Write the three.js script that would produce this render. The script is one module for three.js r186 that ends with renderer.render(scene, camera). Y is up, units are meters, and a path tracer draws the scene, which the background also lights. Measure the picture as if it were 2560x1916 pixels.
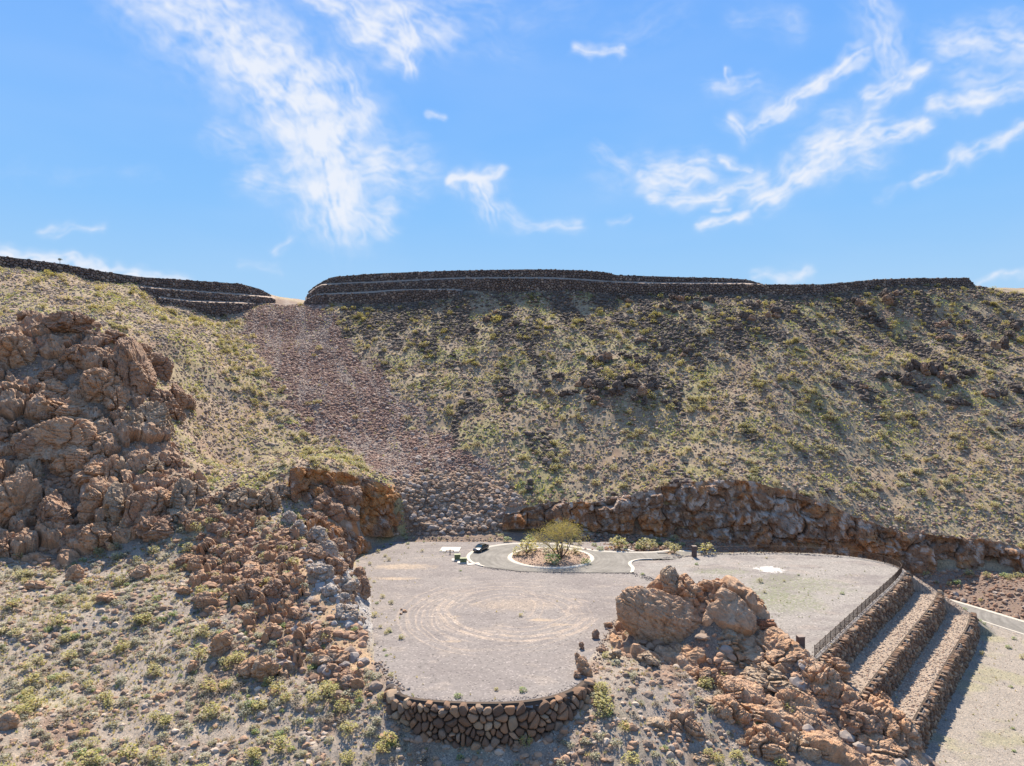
import * as THREE from 'three';
import { mergeGeometries, mergeVertices } from 'three/addons/utils/BufferGeometryUtils.js';

// ------------------------------------------------------------------ camera, sky, sun, exposure
const scene = new THREE.Scene();
const EYE = 37;                                     // metres above the gravel pad (y = 0)
const camera = new THREE.PerspectiveCamera(56.08, 1024 / 766, 0.5, 9000);
camera.position.set(0, EYE, 0);
camera.lookAt(0, EYE, -100);
scene.add(camera);

const renderer = new THREE.WebGLRenderer({ antialias: true });
renderer.toneMapping = THREE.LinearToneMapping;
renderer.toneMappingExposure = 2.15;
renderer.shadowMap.enabled = true;

const sunDir = new THREE.Vector3(-0.05, 0.72, -0.69).normalize();
const sun = new THREE.DirectionalLight(new THREE.Color().setRGB(1.0, 0.895, 0.745), 5);
sun.position.copy(sunDir).multiplyScalar(600);
sun.position.z -= 170;
sun.target.position.set(0, 0, -170);
sun.castShadow = true;
sun.shadow.mapSize.set(4096, 4096);
Object.assign(sun.shadow.camera, { left: -260, right: 260, top: 260, bottom: -260, near: 1, far: 1400 });
scene.add(sun, sun.target);

// ------------------------------------------------------------------ random numbers and noise
function rng(seed) {
  let s = (seed * 2654435761) | 0;
  return () => { s = (s + 0x6d2b79f5) | 0; let t = Math.imul(s ^ (s >>> 15), 1 | s); t = (t + Math.imul(t ^ (t >>> 7), 61 | t)) ^ t; return ((t ^ (t >>> 14)) >>> 0) / 4294967296; };
}
const PERM = new Uint8Array(512);
{ const r = rng(11), p = [...Array(256).keys()]; for (let i = 255; i > 0; i--) { const j = Math.floor(r() * (i + 1)); [p[i], p[j]] = [p[j], p[i]]; } for (let i = 0; i < 512; i++) PERM[i] = p[i & 255]; }
const GX = new Float32Array(256), GY = new Float32Array(256), GZ = new Float32Array(256), G2X = new Float32Array(256), G2Y = new Float32Array(256);
{ const r = rng(12); for (let i = 0; i < 256; i++) { const z = r() * 2 - 1, a = r() * 6.28318, q = Math.sqrt(1 - z * z); GX[i] = q * Math.cos(a); GY[i] = q * Math.sin(a); GZ[i] = z; G2X[i] = Math.cos(a * 3.7); G2Y[i] = Math.sin(a * 3.7); } }
const fade = (t) => t * t * t * (t * (t * 6 - 15) + 10), mixn = (a, b, t) => a + (b - a) * t;
function n2(x, y) {
  const ix = Math.floor(x), iy = Math.floor(y), fx = x - ix, fy = y - iy, X = ix & 255, Y = iy & 255, u = fade(fx), v = fade(fy);
  const a = PERM[PERM[X] + Y], b = PERM[PERM[X + 1] + Y], c = PERM[PERM[X] + Y + 1], d = PERM[PERM[X + 1] + Y + 1];
  return 1.5 * mixn(mixn(G2X[a] * fx + G2Y[a] * fy, G2X[b] * (fx - 1) + G2Y[b] * fy, u), mixn(G2X[c] * fx + G2Y[c] * (fy - 1), G2X[d] * (fx - 1) + G2Y[d] * (fy - 1), u), v);
}
function n3(x, y, z) {
  const ix = Math.floor(x), iy = Math.floor(y), iz = Math.floor(z), fx = x - ix, fy = y - iy, fz = z - iz, X = ix & 255, Y = iy & 255, Z = iz & 255, u = fade(fx), v = fade(fy), w = fade(fz);
  const A = PERM[X] + Y, B = PERM[X + 1] + Y, AA = PERM[A & 255] + Z, AB = PERM[(A + 1) & 255] + Z, BA = PERM[B & 255] + Z, BB = PERM[(B + 1) & 255] + Z;
  const g = (h, a, b, c) => { h = PERM[h & 511]; return GX[h] * a + GY[h] * b + GZ[h] * c; };
  return 1.4 * mixn(mixn(mixn(g(AA, fx, fy, fz), g(BA, fx - 1, fy, fz), u), mixn(g(AB, fx, fy - 1, fz), g(BB, fx - 1, fy - 1, fz), u), v),
    mixn(mixn(g(AA + 1, fx, fy, fz - 1), g(BA + 1, fx - 1, fy, fz - 1), u), mixn(g(AB + 1, fx, fy - 1, fz - 1), g(BB + 1, fx - 1, fy - 1, fz - 1), u), v), w);
}
function fbm2(x, y, o = 4) { let s = 0, a = 0.5; for (let i = 0; i < o; i++) { s += a * n2(x, y); x = x * 2.03 + 17.1; y = y * 2.03 + 9.7; a *= 0.5; } return s; }
function fbm3(x, y, z, o = 4) { let s = 0, a = 0.5; for (let i = 0; i < o; i++) { s += a * n3(x, y, z); x = x * 2.03 + 17.1; y = y * 2.03 + 9.7; z = z * 2.03 + 4.3; a *= 0.5; } return s; }
const hash3 = (x, y, z) => { let h = Math.imul(x, 374761393) ^ Math.imul(y, 668265263) ^ Math.imul(z, 2147483647 - 61); h = Math.imul(h ^ (h >>> 13), 1274126177); return ((h ^ (h >>> 16)) >>> 0) / 4294967296; };
const W3 = { f1: 0, f2: 0, id: 0 };
function worley(x, y, z) {
  const ix = Math.floor(x), iy = Math.floor(y), iz = Math.floor(z); let f1 = 9, f2 = 9, id = 0;
  for (let i = -1; i < 2; i++) for (let j = -1; j < 2; j++) for (let k = -1; k < 2; k++) {
    const h = hash3(ix + i, iy + j, iz + k), a = ix + i + 0.15 + 0.7 * h - x, b = iy + j + 0.15 + 0.7 * ((h * 57.31) % 1) - y, c = iz + k + 0.15 + 0.7 * ((h * 913.7) % 1) - z, d = a * a + b * b + c * c;
    if (d < f1) { f2 = f1; f1 = d; id = h; } else if (d < f2) f2 = d;
  }
  W3.f1 = Math.sqrt(f1); W3.f2 = Math.sqrt(f2); W3.id = (id * 7919.13) % 1; return W3;
}
const clamp = (x, a = 0, b = 1) => Math.min(b, Math.max(a, x)), sstep = (a, b, x) => { x = clamp((x - a) / (b - a)); return x * x * (3 - 2 * x); };
const lerp3 = (a, b, t) => [a[0] + (b[0] - a[0]) * t, a[1] + (b[1] - a[1]) * t, a[2] + (b[2] - a[2]) * t];

// ------------------------------------------------------------------ sky: clear blue air with cirrus
{
  const W = 4096, H = 2048, data = new Float32Array(W * H * 4);
  // cirrus streaks as lines between two directions, in degrees-like tangent units x 1800 from the view axis (x to the east, y down from the zenith side)
  const strokes = [
    [400, -60, 640, 140, 130, .85], [640, 140, 820, 330, 118, 1], [790, 300, 840, 520, 88, 1], [760, 400, 1000, 420, 76, .75], [540, 330, 800, 420, 44, .4], [640, 450, 960, 520, 46, .6], [850, 480, 950, 560, 36, .8], [860, 190, 900, 270, 50, .8], [300, -60, 420, 40, 60, .45],
    [790, -40, 1000, 120, 58, .95], [930, -20, 1100, 60, 82, .6], [1000, 30, 1025, 165, 30, .9], [1100, 0, 1220, 30, 60, .35], [1200, 90, 1280, 130, 50, .22],
    [1120, 452, 1245, 428, 17, .95], [1118, 450, 1150, 490, 20, .6], [1200, 460, 1230, 515, 36, .9], [1260, 510, 1300, 550, 22, .5],
    [1440, 120, 1555, 128, 13, .8], [1080, 282, 1120, 288, 10, .7],
    [1880, 325, 2040, 210, 26, .85], [2040, 215, 2160, 130, 24, .9], [1825, 300, 1855, 345, 24, .75], [1780, 220, 1880, 205, 26, .55], [1812, 165, 1822, 215, 9, .6], [1900, 250, 2010, 250, 60, .25],
    [1900, 500, 2060, 390, 36, .95], [2050, 385, 2180, 330, 52, 1], [2180, 345, 2310, 310, 26, 1], [2090, 300, 2190, 300, 44, .45], [2000, 420, 2180, 400, 40, .5],
    [1630, 440, 1760, 430, 46, .85], [1640, 500, 1790, 490, 24, .85], [1790, 475, 1890, 450, 32, .7], [1808, 400, 1870, 416, 11, .85], [1490, 380, 1570, 420, 26, .45], [1500, 450, 1650, 470, 40, .25],
    [1750, 572, 1870, 545, 16, .95], [1790, 524, 1820, 522, 10, .6],
    [2180, 20, 2235, 150, 58, .6], [2185, 245, 2310, 165, 30, .9], [2380, 110, 2580, 105, 58, .7], [2340, 268, 2580, 210, 26, .85], [2420, 200, 2580, 150, 60, .45], [2480, 40, 2580, 50, 30, .35],
    [2290, 455, 2420, 390, 17, .7], [2420, 392, 2600, 300, 22, .8], [2190, 490, 2260, 470, 16, .3],
    [120, 574, 270, 566, 13, .6], [695, 625, 735, 600, 14, .55], [-60, 625, 260, 668, 20, .95], [240, 672, 480, 702, 15, .9], [600, 665, 700, 668, 14, .3],
    [2440, 704, 2620, 688, 11, .8], [1880, 692, 2030, 690, 14, .7], [1310, 562, 1450, 560, 17, .6], [1530, 556, 1580, 552, 12, .35], [1550, 90, 1680, 30, 60, .22], [1850, 40, 1990, 60, 40, .3], [0, 430, 300, 440, 30, .12], [1300, 60, 1420, 20, 60, .22], [150, 430, 400, 440, 24, .16],
  ];
  const r0 = rng(5);
  for (let k = 0; k < 60; k++) {                     // the same kind of streaks go on above and beside what the camera sees
    const a = r0() * 6.28, e = 900 + r0() * 2600, x = 1280 + Math.cos(a) * e * 1.6, y = -500 - Math.abs(Math.sin(a)) * e, l = 120 + r0() * 320, t = 0.6 + r0() * 0.6;
    strokes.push([x, y, x + l * Math.cos(t), y + l * Math.sin(t), 30 + r0() * 70, 0.3 + r0() * 0.5]);
  }
  const box = strokes.map(([a, b, c, d, w]) => [Math.min(a, c) - 2.6 * w - 60, Math.max(a, c) + 2.6 * w + 60, Math.min(b, d) - 2.6 * w - 60, Math.max(b, d) + 2.6 * w + 60]);
  for (let row = 0; row < H; row++) {
    const el = ((row + 0.5) / H - 0.5) * Math.PI, sy = Math.sin(el), cy = Math.cos(el), deg = el * 57.2958;
    const stops = [[-90, [.30, .24, .19]], [-0.5, [.30, .24, .19]], [0, [.52, .73, .92]], [6, [.40, .655, .93]], [13, [.265, .56, .985]], [22, [.195, .475, .995]], [30, [.165, .42, .97]], [90, [.11, .31, .78]]];
    let k = 0; while (k < stops.length - 2 && deg > stops[k + 1][0]) k++;
    const base = lerp3(stops[k][1], stops[k + 1][1], clamp((deg - stops[k][0]) / (stops[k + 1][0] - stops[k][0])));
    for (let col = 0; col < W; col++) {
      const o = (row * W + col) * 4; let dens = 0;
      if (deg > 1.5) {
        const az = ((col + 0.5) / W - 0.5) * 6.2831853, x = Math.cos(az) * cy, z = Math.sin(az) * cy;
        if (z < -0.12) {
          const px = 1280 + 1800 * x / -z, py = 958 - 1800 * sy / -z;
          if (px > -3000 && px < 5500 && py > -4500) {
            let any = 0, sum = 0, wx = 0, wy = 0, soft = 0;
            for (let i = 0; i < strokes.length; i++) {
              const b = box[i]; if (px < b[0] || px > b[1] || py < b[2] || py > b[3]) continue;
              if (!any) { any = 1; wx = px + 40 * fbm2(px / 130, py / 130, 3) + 8 * n2(px / 30, py / 26); wy = py + 34 * fbm2(px / 120 + 40, py / 105 + 9, 3) + 6 * n2(px / 28 + 7, py / 24); soft = 0.75 * fbm2(px / 75, py / 60 + 3, 4); }
              const [ax, ay, cx, cy2, w, op] = strokes[i], dx = cx - ax, dy = cy2 - ay, l2 = dx * dx + dy * dy, l = Math.sqrt(l2), t = ((wx - ax) * dx + (wy - ay) * dy) / l2, tc = clamp(t);
              const ex = wx - ax - dx * tc, ey = wy - ay - dy * tc, q = (ex * ex + ey * ey) / (w * w); if (q > 6) continue;
              const al = t * l, ac = (ex * -dy + ey * dx) / l, skew = al + ac * 0.9;     // strands comb along the streak, a little across it
              const f = 0.62 * fbm2(skew / 95 + i, ac / (8 + w * 0.14), 4) + 0.30 * fbm2(al / 26 + i * 3, ac / 9, 3), v = op * Math.exp(-q * 0.85) * (0.74 + soft + f);
              sum = Math.max(sum, v) + 0.10 * Math.max(0, Math.min(sum, v));
            }
            if (any) dens = 0.94 * sstep(-0.02, 1.08, clamp(sum, 0, 1.1));
          }
        }
        const view = z < -0.3 ? 1 - sstep(0, 300, Math.max(-200 - (1280 + 1800 * x / -z), 1280 + 1800 * x / -z - 2760, -150 - (958 - 1800 * sy / -z))) : 0;
        if (view < 1) {                              // thin cirrus added over the unseen sky, to whiten its blue fill light
          const k = 1 / (sy + 0.25), ux = x * k * 1.7, uz = z * k * 1.7, w = 0.5 * fbm2(ux * 1.1, uz * 1.1, 2), f = fbm2(ux + 1.4 * w + 3, uz * 2.1 + w, 5) + 0.45 * fbm2(ux * 7 + uz * 3, uz * 1.7 - ux, 3);
          dens = Math.max(dens, 0.85 * sstep(0.0, 0.42, f) * (1 - view));
        }
        const veil = clamp(0.10 * fbm2(x * 3 + 5, sy * 9, 4) + 0.015); dens = 1 - (1 - dens) * (1 - veil);
      }
      const c = [.86, .90, .985];
      for (let j = 0; j < 3; j++) data[o + j] = (base[j] + (c[j] - base[j]) * dens) / 2.15;
      data[o + 3] = 1;
    }
  }
  const sky = new THREE.DataTexture(data, W, H, THREE.RGBAFormat, THREE.FloatType);
  sky.mapping = THREE.EquirectangularReflectionMapping; sky.magFilter = THREE.LinearFilter; sky.needsUpdate = true;
  scene.background = sky; scene.environment = sky;
}

// ------------------------------------------------------------------ survey: ground points in metres (east x, distance d north of the drone, height y)
const at = (vx, vy, d) => ({ x: (vx - 1106) / 1555 * d, d, y: EYE - (vy - 828) / 1555 * d });          // a sighted point: bearing, dip and measured distance
const atS = (sx, sy, d) => at(sx / 1.1573, sy / 1.1573, d);

// ridge retaining walls: [bearing, top, foot, distance]
const RIDGE = {
  mainLow: [[658, 650, 656, 313], [664, 645, 657, 309], [682, 637, 658, 305], [726, 635, 658, 302], [792, 633, 660, 300], [874, 626, 658, 298], [935, 626, 652, 296], [980, 626.5, 642, 295], [1000, 628, 634, 295]],
  mainMid: [[664, 637, 652, 315], [674, 627, 646, 311], [693, 615.5, 640, 308], [765, 612, 636, 306], [846, 608.6, 632, 304], [983, 602, 630, 300], [1060, 601, 631, 297], [1120, 601, 630, 295], [1189, 601.3, 628, 293], [1260, 605, 631, 292], [1326, 610, 635, 291], [1410, 612, 637, 290], [1490, 612.8, 637, 289], [1570, 613, 638, 289], [1649, 614, 640, 289], [1700, 614, 641, 290], [1771, 614, 637, 292], [1826, 610, 631, 296], [1894, 603, 624, 300], [1990, 600.5, 619, 303], [2060, 600, 619, 305], [2094, 600, 619, 306], [2106, 614, 620, 306]],
  mainTop: [[668, 628, 634, 319], [682, 617, 624, 316], [700, 605, 616, 313], [720, 597.5, 613, 311], [819, 590, 610, 308], [983, 584, 603, 304], [1120, 581.5, 602, 299], [1189, 581.5, 602, 297], [1260, 584, 605, 296], [1312, 588, 609, 295], [1332, 593.7, 610, 295], [1400, 596, 612, 294], [1490, 598.6, 613, 293], [1560, 600, 614, 293], [1613, 603, 614.5, 294], [1649, 613, 616, 294]],
  westTop: [[-260, 520, 558, 215], [-120, 536, 570, 226], [0, 552.6, 584, 236], [128, 569, 593, 246], [220, 586, 609, 256], [301, 597.8, 622, 268], [400, 604.5, 628, 283], [519, 612.8, 634, 303], [561, 624, 640, 312], [585, 637.4, 646, 318]],
  westMid: [[301, 620, 628, 264], [342, 623.5, 646, 270], [410, 629, 652, 281], [519, 637, 656, 299], [575, 642, 657, 310], [594, 646, 656, 315]],
  westLow: [[340, 643, 652, 267], [410, 651, 669, 277], [451, 653, 685, 283], [519, 655, 674, 294], [550, 656, 664, 302]],
};
{
  const seen = (rows, vx, k) => { if (vx < rows[0][0] || vx > rows[rows.length - 1][0]) return null; let i = 0; while (i < rows.length - 2 && rows[i + 1][0] < vx) i++; const t = (vx - rows[i][0]) / (rows[i + 1][0] - rows[i][0]); return rows[i][k] + (rows[i + 1][k] - rows[i][k]) * t; };
  for (const [lo, up] of [['mainLow', 'mainMid'], ['mainMid', 'mainTop'], ['westMid', 'westTop'], ['westLow', 'westMid']]) for (const row of RIDGE[up]) { const t = seen(RIDGE[lo], row[0], 1); if (t !== null) row[2] = Math.max(row[1] + 1.5, t - 3.6); }     // sloping benches lift the next wall's foot
}
// the natural hillside, before any grading
const SURVEY = [
  // far hillside
  [720, 720, 275], [760, 800, 246], [820, 900, 217], [900, 1000, 193], [950, 1060, 183], [1000, 1110, 177], [1000, 1163, 171], [1100, 1147, 174], [900, 1125, 176],
  [620, 665, 306], [600, 720, 280], [640, 800, 246], [720, 900, 215], [800, 980, 196],
  [1000, 680, 283], [1000, 740, 262], [1000, 800, 243], [1000, 880, 221], [1050, 960, 202], [1060, 1050, 186],
  [1250, 680, 278], [1250, 740, 257], [1250, 790, 241], [1250, 860, 223], [1250, 930, 207], [1250, 1000, 194], [1250, 1060, 184],
  [1350, 770, 243], [1370, 860, 219], [1450, 740, 254], [1450, 800, 238], [1470, 880, 217], [1450, 960, 199], [1450, 1010, 188],
  [1650, 690, 267], [1650, 760, 243], [1650, 850, 219], [1650, 940, 199], [1650, 1010, 186],
  [1850, 690, 277], [1850, 760, 253], [1850, 850, 227], [1850, 950, 205], [1850, 1040, 188],
  [2050, 690, 281], [2050, 760, 257], [2050, 850, 230], [2050, 950, 207], [2050, 1060, 186],
  [2200, 640, 301], [2212, 700, 276], [2212, 800, 243], [2212, 900, 217], [2212, 1000, 196], [2212, 1100, 178], [2400, 640, 296], [2450, 800, 240], [2450, 1000, 193], [2450, 1150, 168], [2700, 800, 236], [2700, 1000, 190],
  // above the road cut
  [1100, 1104, 178], [1200, 1081, 181], [1300, 1083, 180], [1380, 1063, 180], [1450, 1045, 180], [1550, 1038, 180], [1650, 1045, 179], [1750, 1072, 177], [1850, 1112, 175], [1950, 1150, 173], [2050, 1158, 171], [2150, 1172, 168], [2212, 1185, 166], [2400, 1225, 160],
  // west hill and its cliffs
  [0, 640, 205], [-300, 600, 195], [250, 640, 237], [250, 715, 200], [400, 745, 216], [300, 785, 186], [400, 850, 190], [500, 790, 228], [500, 900, 200], [600, 950, 195], [480, 1000, 176], [400, 950, 166], [450, 1010, 163], [550, 1050, 154], [620, 1085, 150], [420, 1085, 141],
  [100, 1195, 127], [100, 900, 150], [100, 780, 162], [200, 705, 174], [0, 850, 150], [0, 1000, 140], [0, 1200, 124], [300, 1175, 129], [300, 1000, 147], [300, 880, 161], [-300, 1000, 130], [-300, 1250, 105], [-300, 800, 160], [-600, 800, 150], [-600, 1100, 105],
  // orange cliff crown
  [640, 1006, 160], [700, 1012, 164], [760, 1026, 168], [830, 1045, 172], [885, 1068, 177], [700, 985, 176], [800, 1010, 182], [700, 1118, 150], [760, 1132, 156],
  // near spur
  [400, 1210, 126], [520, 1135, 134], [600, 1175, 130], [650, 1225, 115], [690, 1295, 108], [740, 1372, 101], [790, 1432, 94.5], [838, 1496, 86.8], [500, 1300, 110], [300, 1300, 110], [0, 1330, 104], [0, 1500, 87], [300, 1480, 90], [600, 1420, 96], [700, 1500, 88], [300, 1656, 76], [0, 1656, 73], [600, 1656, 77.5], [-400, 1656, 66],
  // below the front wall
  [850, 1565, 83], [900, 1598, 82], [1000, 1610, 81.5], [1100, 1606, 81.5], [1200, 1568, 83.5], [1240, 1535, 86], [1269, 1478, 89], [1106, 1656, 79.5], [1300, 1600, 81], [1300, 1450, 92.5], [1340, 1400, 101], [1340, 1328, 114], [1400, 1470, 91], [1400, 1600, 81], [1500, 1656, 79],
  // east knoll
  [1440, 1330, 111], [1500, 1340, 109], [1550, 1420, 102], [1600, 1345, 107], [1650, 1430, 98], [1700, 1455, 95], [1760, 1425, 96], [1840, 1485, 93], [1900, 1545, 91], [1960, 1602, 89.5], [1800, 1530, 90], [1880, 1610, 86.5], [1700, 1600, 84], [1600, 1540, 87], [1650, 1656, 79.5], [1950, 1656, 83.5],
].map((p) => at(...p));
for (const [x, d, y] of [[62, 87, -9.6], [90, 110, -9.6], [110, 87, -9.8], [75, 125, -9.5], [60, 72, -9.8], [130, 120, -10], [56, 88, -9.5], [50, 158, -1], [70, 163, -4], [88, 157, -8], [110, 150, -9.5],
  [0, 120, 1], [-10, 150, 1], [20, 140, 1], [40, 130, 0], [0, 95, -1], [-70, 60, -9], [0, 55, -12], [60, 55, -13], [0, 20, -26], [-150, 20, -20], [150, 20, -24], [250, 100, -12], [-250, 100, 0], [-300, 60, -10], [300, 60, -16],
  [-330, 420, 84], [-150, 420, 84], [0, 420, 86], [150, 420, 86], [330, 420, 80], [-95, 345, 76], [-400, 260, 78], [400, 300, 76], [420, 180, 14]]) SURVEY.push({ x, d, y });
for (const k of ['mainLow', 'mainMid', 'westTop', 'westMid', 'westLow']) for (const [vx, , foot, d] of RIDGE[k]) {
  if (k === 'mainMid' && vx < 1000) continue;
  if (k === 'westTop' && vx > 301) continue;
  if (k === 'westMid' && vx > 342) continue;
  SURVEY.push(at(vx, foot, d - 0.5));
}
for (const [vx, , foot, d] of RIDGE.mainMid) if (vx > 1000) { const p = at(vx, foot, d); SURVEY.push({ x: p.x * 1.06, d: d + 24, y: p.y + 3 }); }
for (const [vx, , foot, d] of RIDGE.westTop) { const p = at(vx, foot, d); SURVEY.push({ x: p.x * 1.06, d: d + 24, y: p.y + 3 }); }

// thin-plate spline through the survey, sampled on a 2 m grid
const GRID = { x0: -430, d0: 10, n: 431, m: 221, step: 2, h: null };
{
  const P = SURVEY, n = P.length, N = n + 3, A = [], U = (r2) => (r2 < 1e-9 ? 0 : r2 * Math.log(r2) * 0.5), S = 0.01;
  for (let i = 0; i < n; i++) {
    const row = new Float64Array(N + 1);
    for (let j = 0; j < n; j++) row[j] = U(((P[i].x - P[j].x) ** 2 + (P[i].d - P[j].d) ** 2) * S * S);
    row[i] += 0.0015; row[n] = 1; row[n + 1] = P[i].x * S; row[n + 2] = P[i].d * S; row[N] = P[i].y; A.push(row);
  }
  for (let k = 0; k < 3; k++) { const row = new Float64Array(N + 1); for (let j = 0; j < n; j++) row[j] = k === 0 ? 1 : k === 1 ? P[j].x * S : P[j].d * S; A.push(row); }
  for (let c = 0; c < N; c++) {
    let p = c; for (let r = c + 1; r < N; r++) if (Math.abs(A[r][c]) > Math.abs(A[p][c])) p = r;
    [A[c], A[p]] = [A[p], A[c]];
    for (let r = c + 1; r < N; r++) { const f = A[r][c] / A[c][c]; if (f) for (let k = c; k <= N; k++) A[r][k] -= f * A[c][k]; }
  }
  const w = new Float64Array(N);
  for (let r = N - 1; r >= 0; r--) { let s = A[r][N]; for (let k = r + 1; k < N; k++) s -= A[r][k] * w[k]; w[r] = s / A[r][r]; }
  GRID.h = new Float32Array(GRID.n * GRID.m);
  for (let j = 0; j < GRID.m; j++) for (let i = 0; i < GRID.n; i++) {
    const x = GRID.x0 + i * 2, d = GRID.d0 + j * 2; let s = w[n] + w[n + 1] * x * S + w[n + 2] * d * S;
    for (let k = 0; k < n; k++) { const r2 = ((x - P[k].x) ** 2 + (d - P[k].d) ** 2) * S * S; if (r2 > 1e-9) s += w[k] * r2 * Math.log(r2) * 0.5; }
    GRID.h[j * GRID.n + i] = s;
  }
}
function natural(x, d) {
  const u = clamp((x - GRID.x0) / 2, 1, GRID.n - 3.001), v = clamp((d - GRID.d0) / 2, 1, GRID.m - 3.001), i = Math.floor(u), j = Math.floor(v), fx = u - i, fy = v - j;
  const cr = (a, b, c, e, t) => b + 0.5 * t * (c - a + t * (2 * a - 5 * b + 4 * c - e + t * (3 * (b - c) + e - a)));
  const row = (k) => { const o = k * GRID.n + i; return cr(GRID.h[o - 1], GRID.h[o], GRID.h[o + 1], GRID.h[o + 2], fx); };
  return cr(row(j - 1), row(j), row(j + 1), row(j + 2), fy);
}

// ------------------------------------------------------------------ graded land: pads, terraces and the road
const spline = (pts, n) => new THREE.CatmullRomCurve3(pts.map(([a, b, c = 0]) => new THREE.Vector3(a, c, b)), false, 'centripetal').getSpacedPoints(n).map((v) => [v.x, v.z, v.y]);
const EDGE = spline([[36, 91.2], [39.5, 95.5], [57, 116.7], [74, 137.4], [76.6, 141.5], [76.8, 146], [74, 151], [67, 155], [56, 156.6], [46, 156.2], [38.5, 154.8]], 130);          // rim of the upper pad, where the railing runs
const ROAD = spline([[14, 153, 0], [22, 153.6, 0], [30, 154.2, -0.15], [40, 158.8, -1], [52, 161.6, -2.6], [65, 162.2, -4.8], [78, 160.2, -7.2], [86, 155.6, -8.6], [91, 149.8, -9.3], [95, 142.5, -9.6], [99.5, 132, -9.8], [105, 118, -9.9], [112, 98, -10], [122, 70, -10.2], [134, 40, -10.4]], 150);
const GRADED = [[-15, 89], [-13.6, 85], [-11.5, 83.6], [-8.5, 82.9], [-4, 82.5], [1, 82.8], [5, 84.3], [8, 86.8], [9.6, 89.3], [9.6, 94], [12.8, 102.4], [17.6, 115.5], [22, 117], [28, 114], [34, 109.6], [38.2, 103], [40.8, 97], [44, 93.2], [46.7, 91.2], [49.5, 89.4], [52, 86], [54, 78], [56, 66], [60, 45], [160, 45], [160, 150], [123, 154], [112.4, 158], [107.4, 160], [98.3, 162], [89, 164], [79.4, 166], [69.6, 168], [59.5, 170], [48.8, 171], [37.8, 171], [30.3, 172], [21.6, 173], [10.5, 173], [-0.7, 173], [-5, 172], [-12, 171], [-18, 171], [-23, 170.5], [-27, 169], [-29.5, 166], [-31, 162], [-30.5, 157], [-33, 151], [-30, 140], [-26.5, 130], [-24, 122], [-21, 108], [-18.5, 96]];
function polyDist(poly, x, d) {                       // metres to the outline, positive inside
  let best = 1e9, inside = false;
  for (let i = 0, j = poly.length - 1; i < poly.length; j = i++) {
    const [ax, ad] = poly[j], [bx, bd] = poly[i], ex = bx - ax, ed = bd - ad, t = clamp(((x - ax) * ex + (d - ad) * ed) / (ex * ex + ed * ed)), q = (x - ax - ex * t) ** 2 + (d - ad - ed * t) ** 2;
    if (q < best) best = q;
    if ((ad > d) !== (bd > d) && x < (bx - ax) * (d - ad) / (bd - ad) + ax) inside = !inside;
  }
  return inside ? Math.sqrt(best) : -Math.sqrt(best);
}
const GD = (() => { const x0 = -62, d0 = 36, st = 0.5, n = 470, m = 310, v = new Float32Array(n * m); for (let j = 0; j < m; j++) for (let i = 0; i < n; i++) v[j * n + i] = polyDist(GRADED, x0 + i * st, d0 + j * st); return (x, d) => { const u = (x - x0) / st, w = (d - d0) / st; if (u < 0 || w < 0 || u >= n - 1 || w >= m - 1) return x > 55 && d < 60 ? polyDist(GRADED, x, d) : -60; const i = Math.floor(u), j = Math.floor(w), a = u - i, b = w - j, o = j * n + i; return (v[o] * (1 - a) + v[o + 1] * a) * (1 - b) + (v[o + n] * (1 - a) + v[o + n + 1] * a) * b; }; })();   // the same distance, looked up
function lineDist(line, x, d) {                       // { q: distance (positive to the right of travel), i, t, y }
  let best = 1e9, bi = 0, bt = 0, side = 1;
  for (let i = 0; i < line.length - 1; i++) {
    const [ax, ad] = line[i], [bx, bd] = line[i + 1], ex = bx - ax, ed = bd - ad, t = clamp(((x - ax) * ex + (d - ad) * ed) / (ex * ex + ed * ed)), q = (x - ax - ex * t) ** 2 + (d - ad - ed * t) ** 2;
    if (q < best) { best = q; bi = i; bt = t; side = (ed * (x - ax) - ex * (d - ad)) >= 0 ? 1 : -1; }
  }
  return { q: Math.sqrt(best) * side, i: bi, t: bt, y: line[bi][2] + (line[bi + 1][2] - line[bi][2]) * bt };
}
const TIER = { top: [1.2, 6.5, 11.8], batter: 0.7, rise: 3.2 };
const CORNER = EDGE.reduce((b, p, i) => (Math.hypot(p[0] - 74.6, p[1] - 138.4) < Math.hypot(EDGE[b][0] - 74.6, EDGE[b][1] - 138.4) ? i : b), 0);
function tierHeight(q, i) {                           // the terraces step down outwards from the rim; past the corner a plain gravel bank
  let y = 0; if (i > CORNER + 1) return q < 0.8 ? 0 : -0.66 * (q - 0.8);
  for (let k = 0; k < 3; k++) { const s = TIER.top[k]; if (q > s) y = -TIER.rise * k - TIER.rise * clamp((q - s - 0.15) / (TIER.batter - 0.2)); }
  return q < 0 ? 0 : y;
}
function graded(x, d) {                               // finished level inside the graded land
  if (x < 20 || (d < 150 && x < 32)) return 0.16 * Math.max(0, d - 167.5);
  const e = lineDist(EDGE, x, d), r = lineDist(ROAD, x, d), dr = Math.abs(r.q), beyond = r.q < 0 && d > 140;
  let low = r.y; if (beyond) low += Math.min(4.2, 0.42 * Math.max(0, dr - 4.6)) * sstep(24, 58, x); else if (d < 146 && x > 36) low = (dr < 26 ? r.y + (-9.6 - r.y) * sstep(8, 26, dr) : -9.6) + (dr > 4 ? 0.12 : 0);
  if (x < 36 && d > 150) return Math.max(low, 0.16 * Math.max(0, d - 167.5) - 0.2);
  const inPad = e.q < 0;
  if (inPad) return dr < 4.6 ? Math.min(0, low + Math.max(0, dr - 3.9) * 2) : 0;
  return Math.max(low, tierHeight(e.q, e.i));
}
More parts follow.
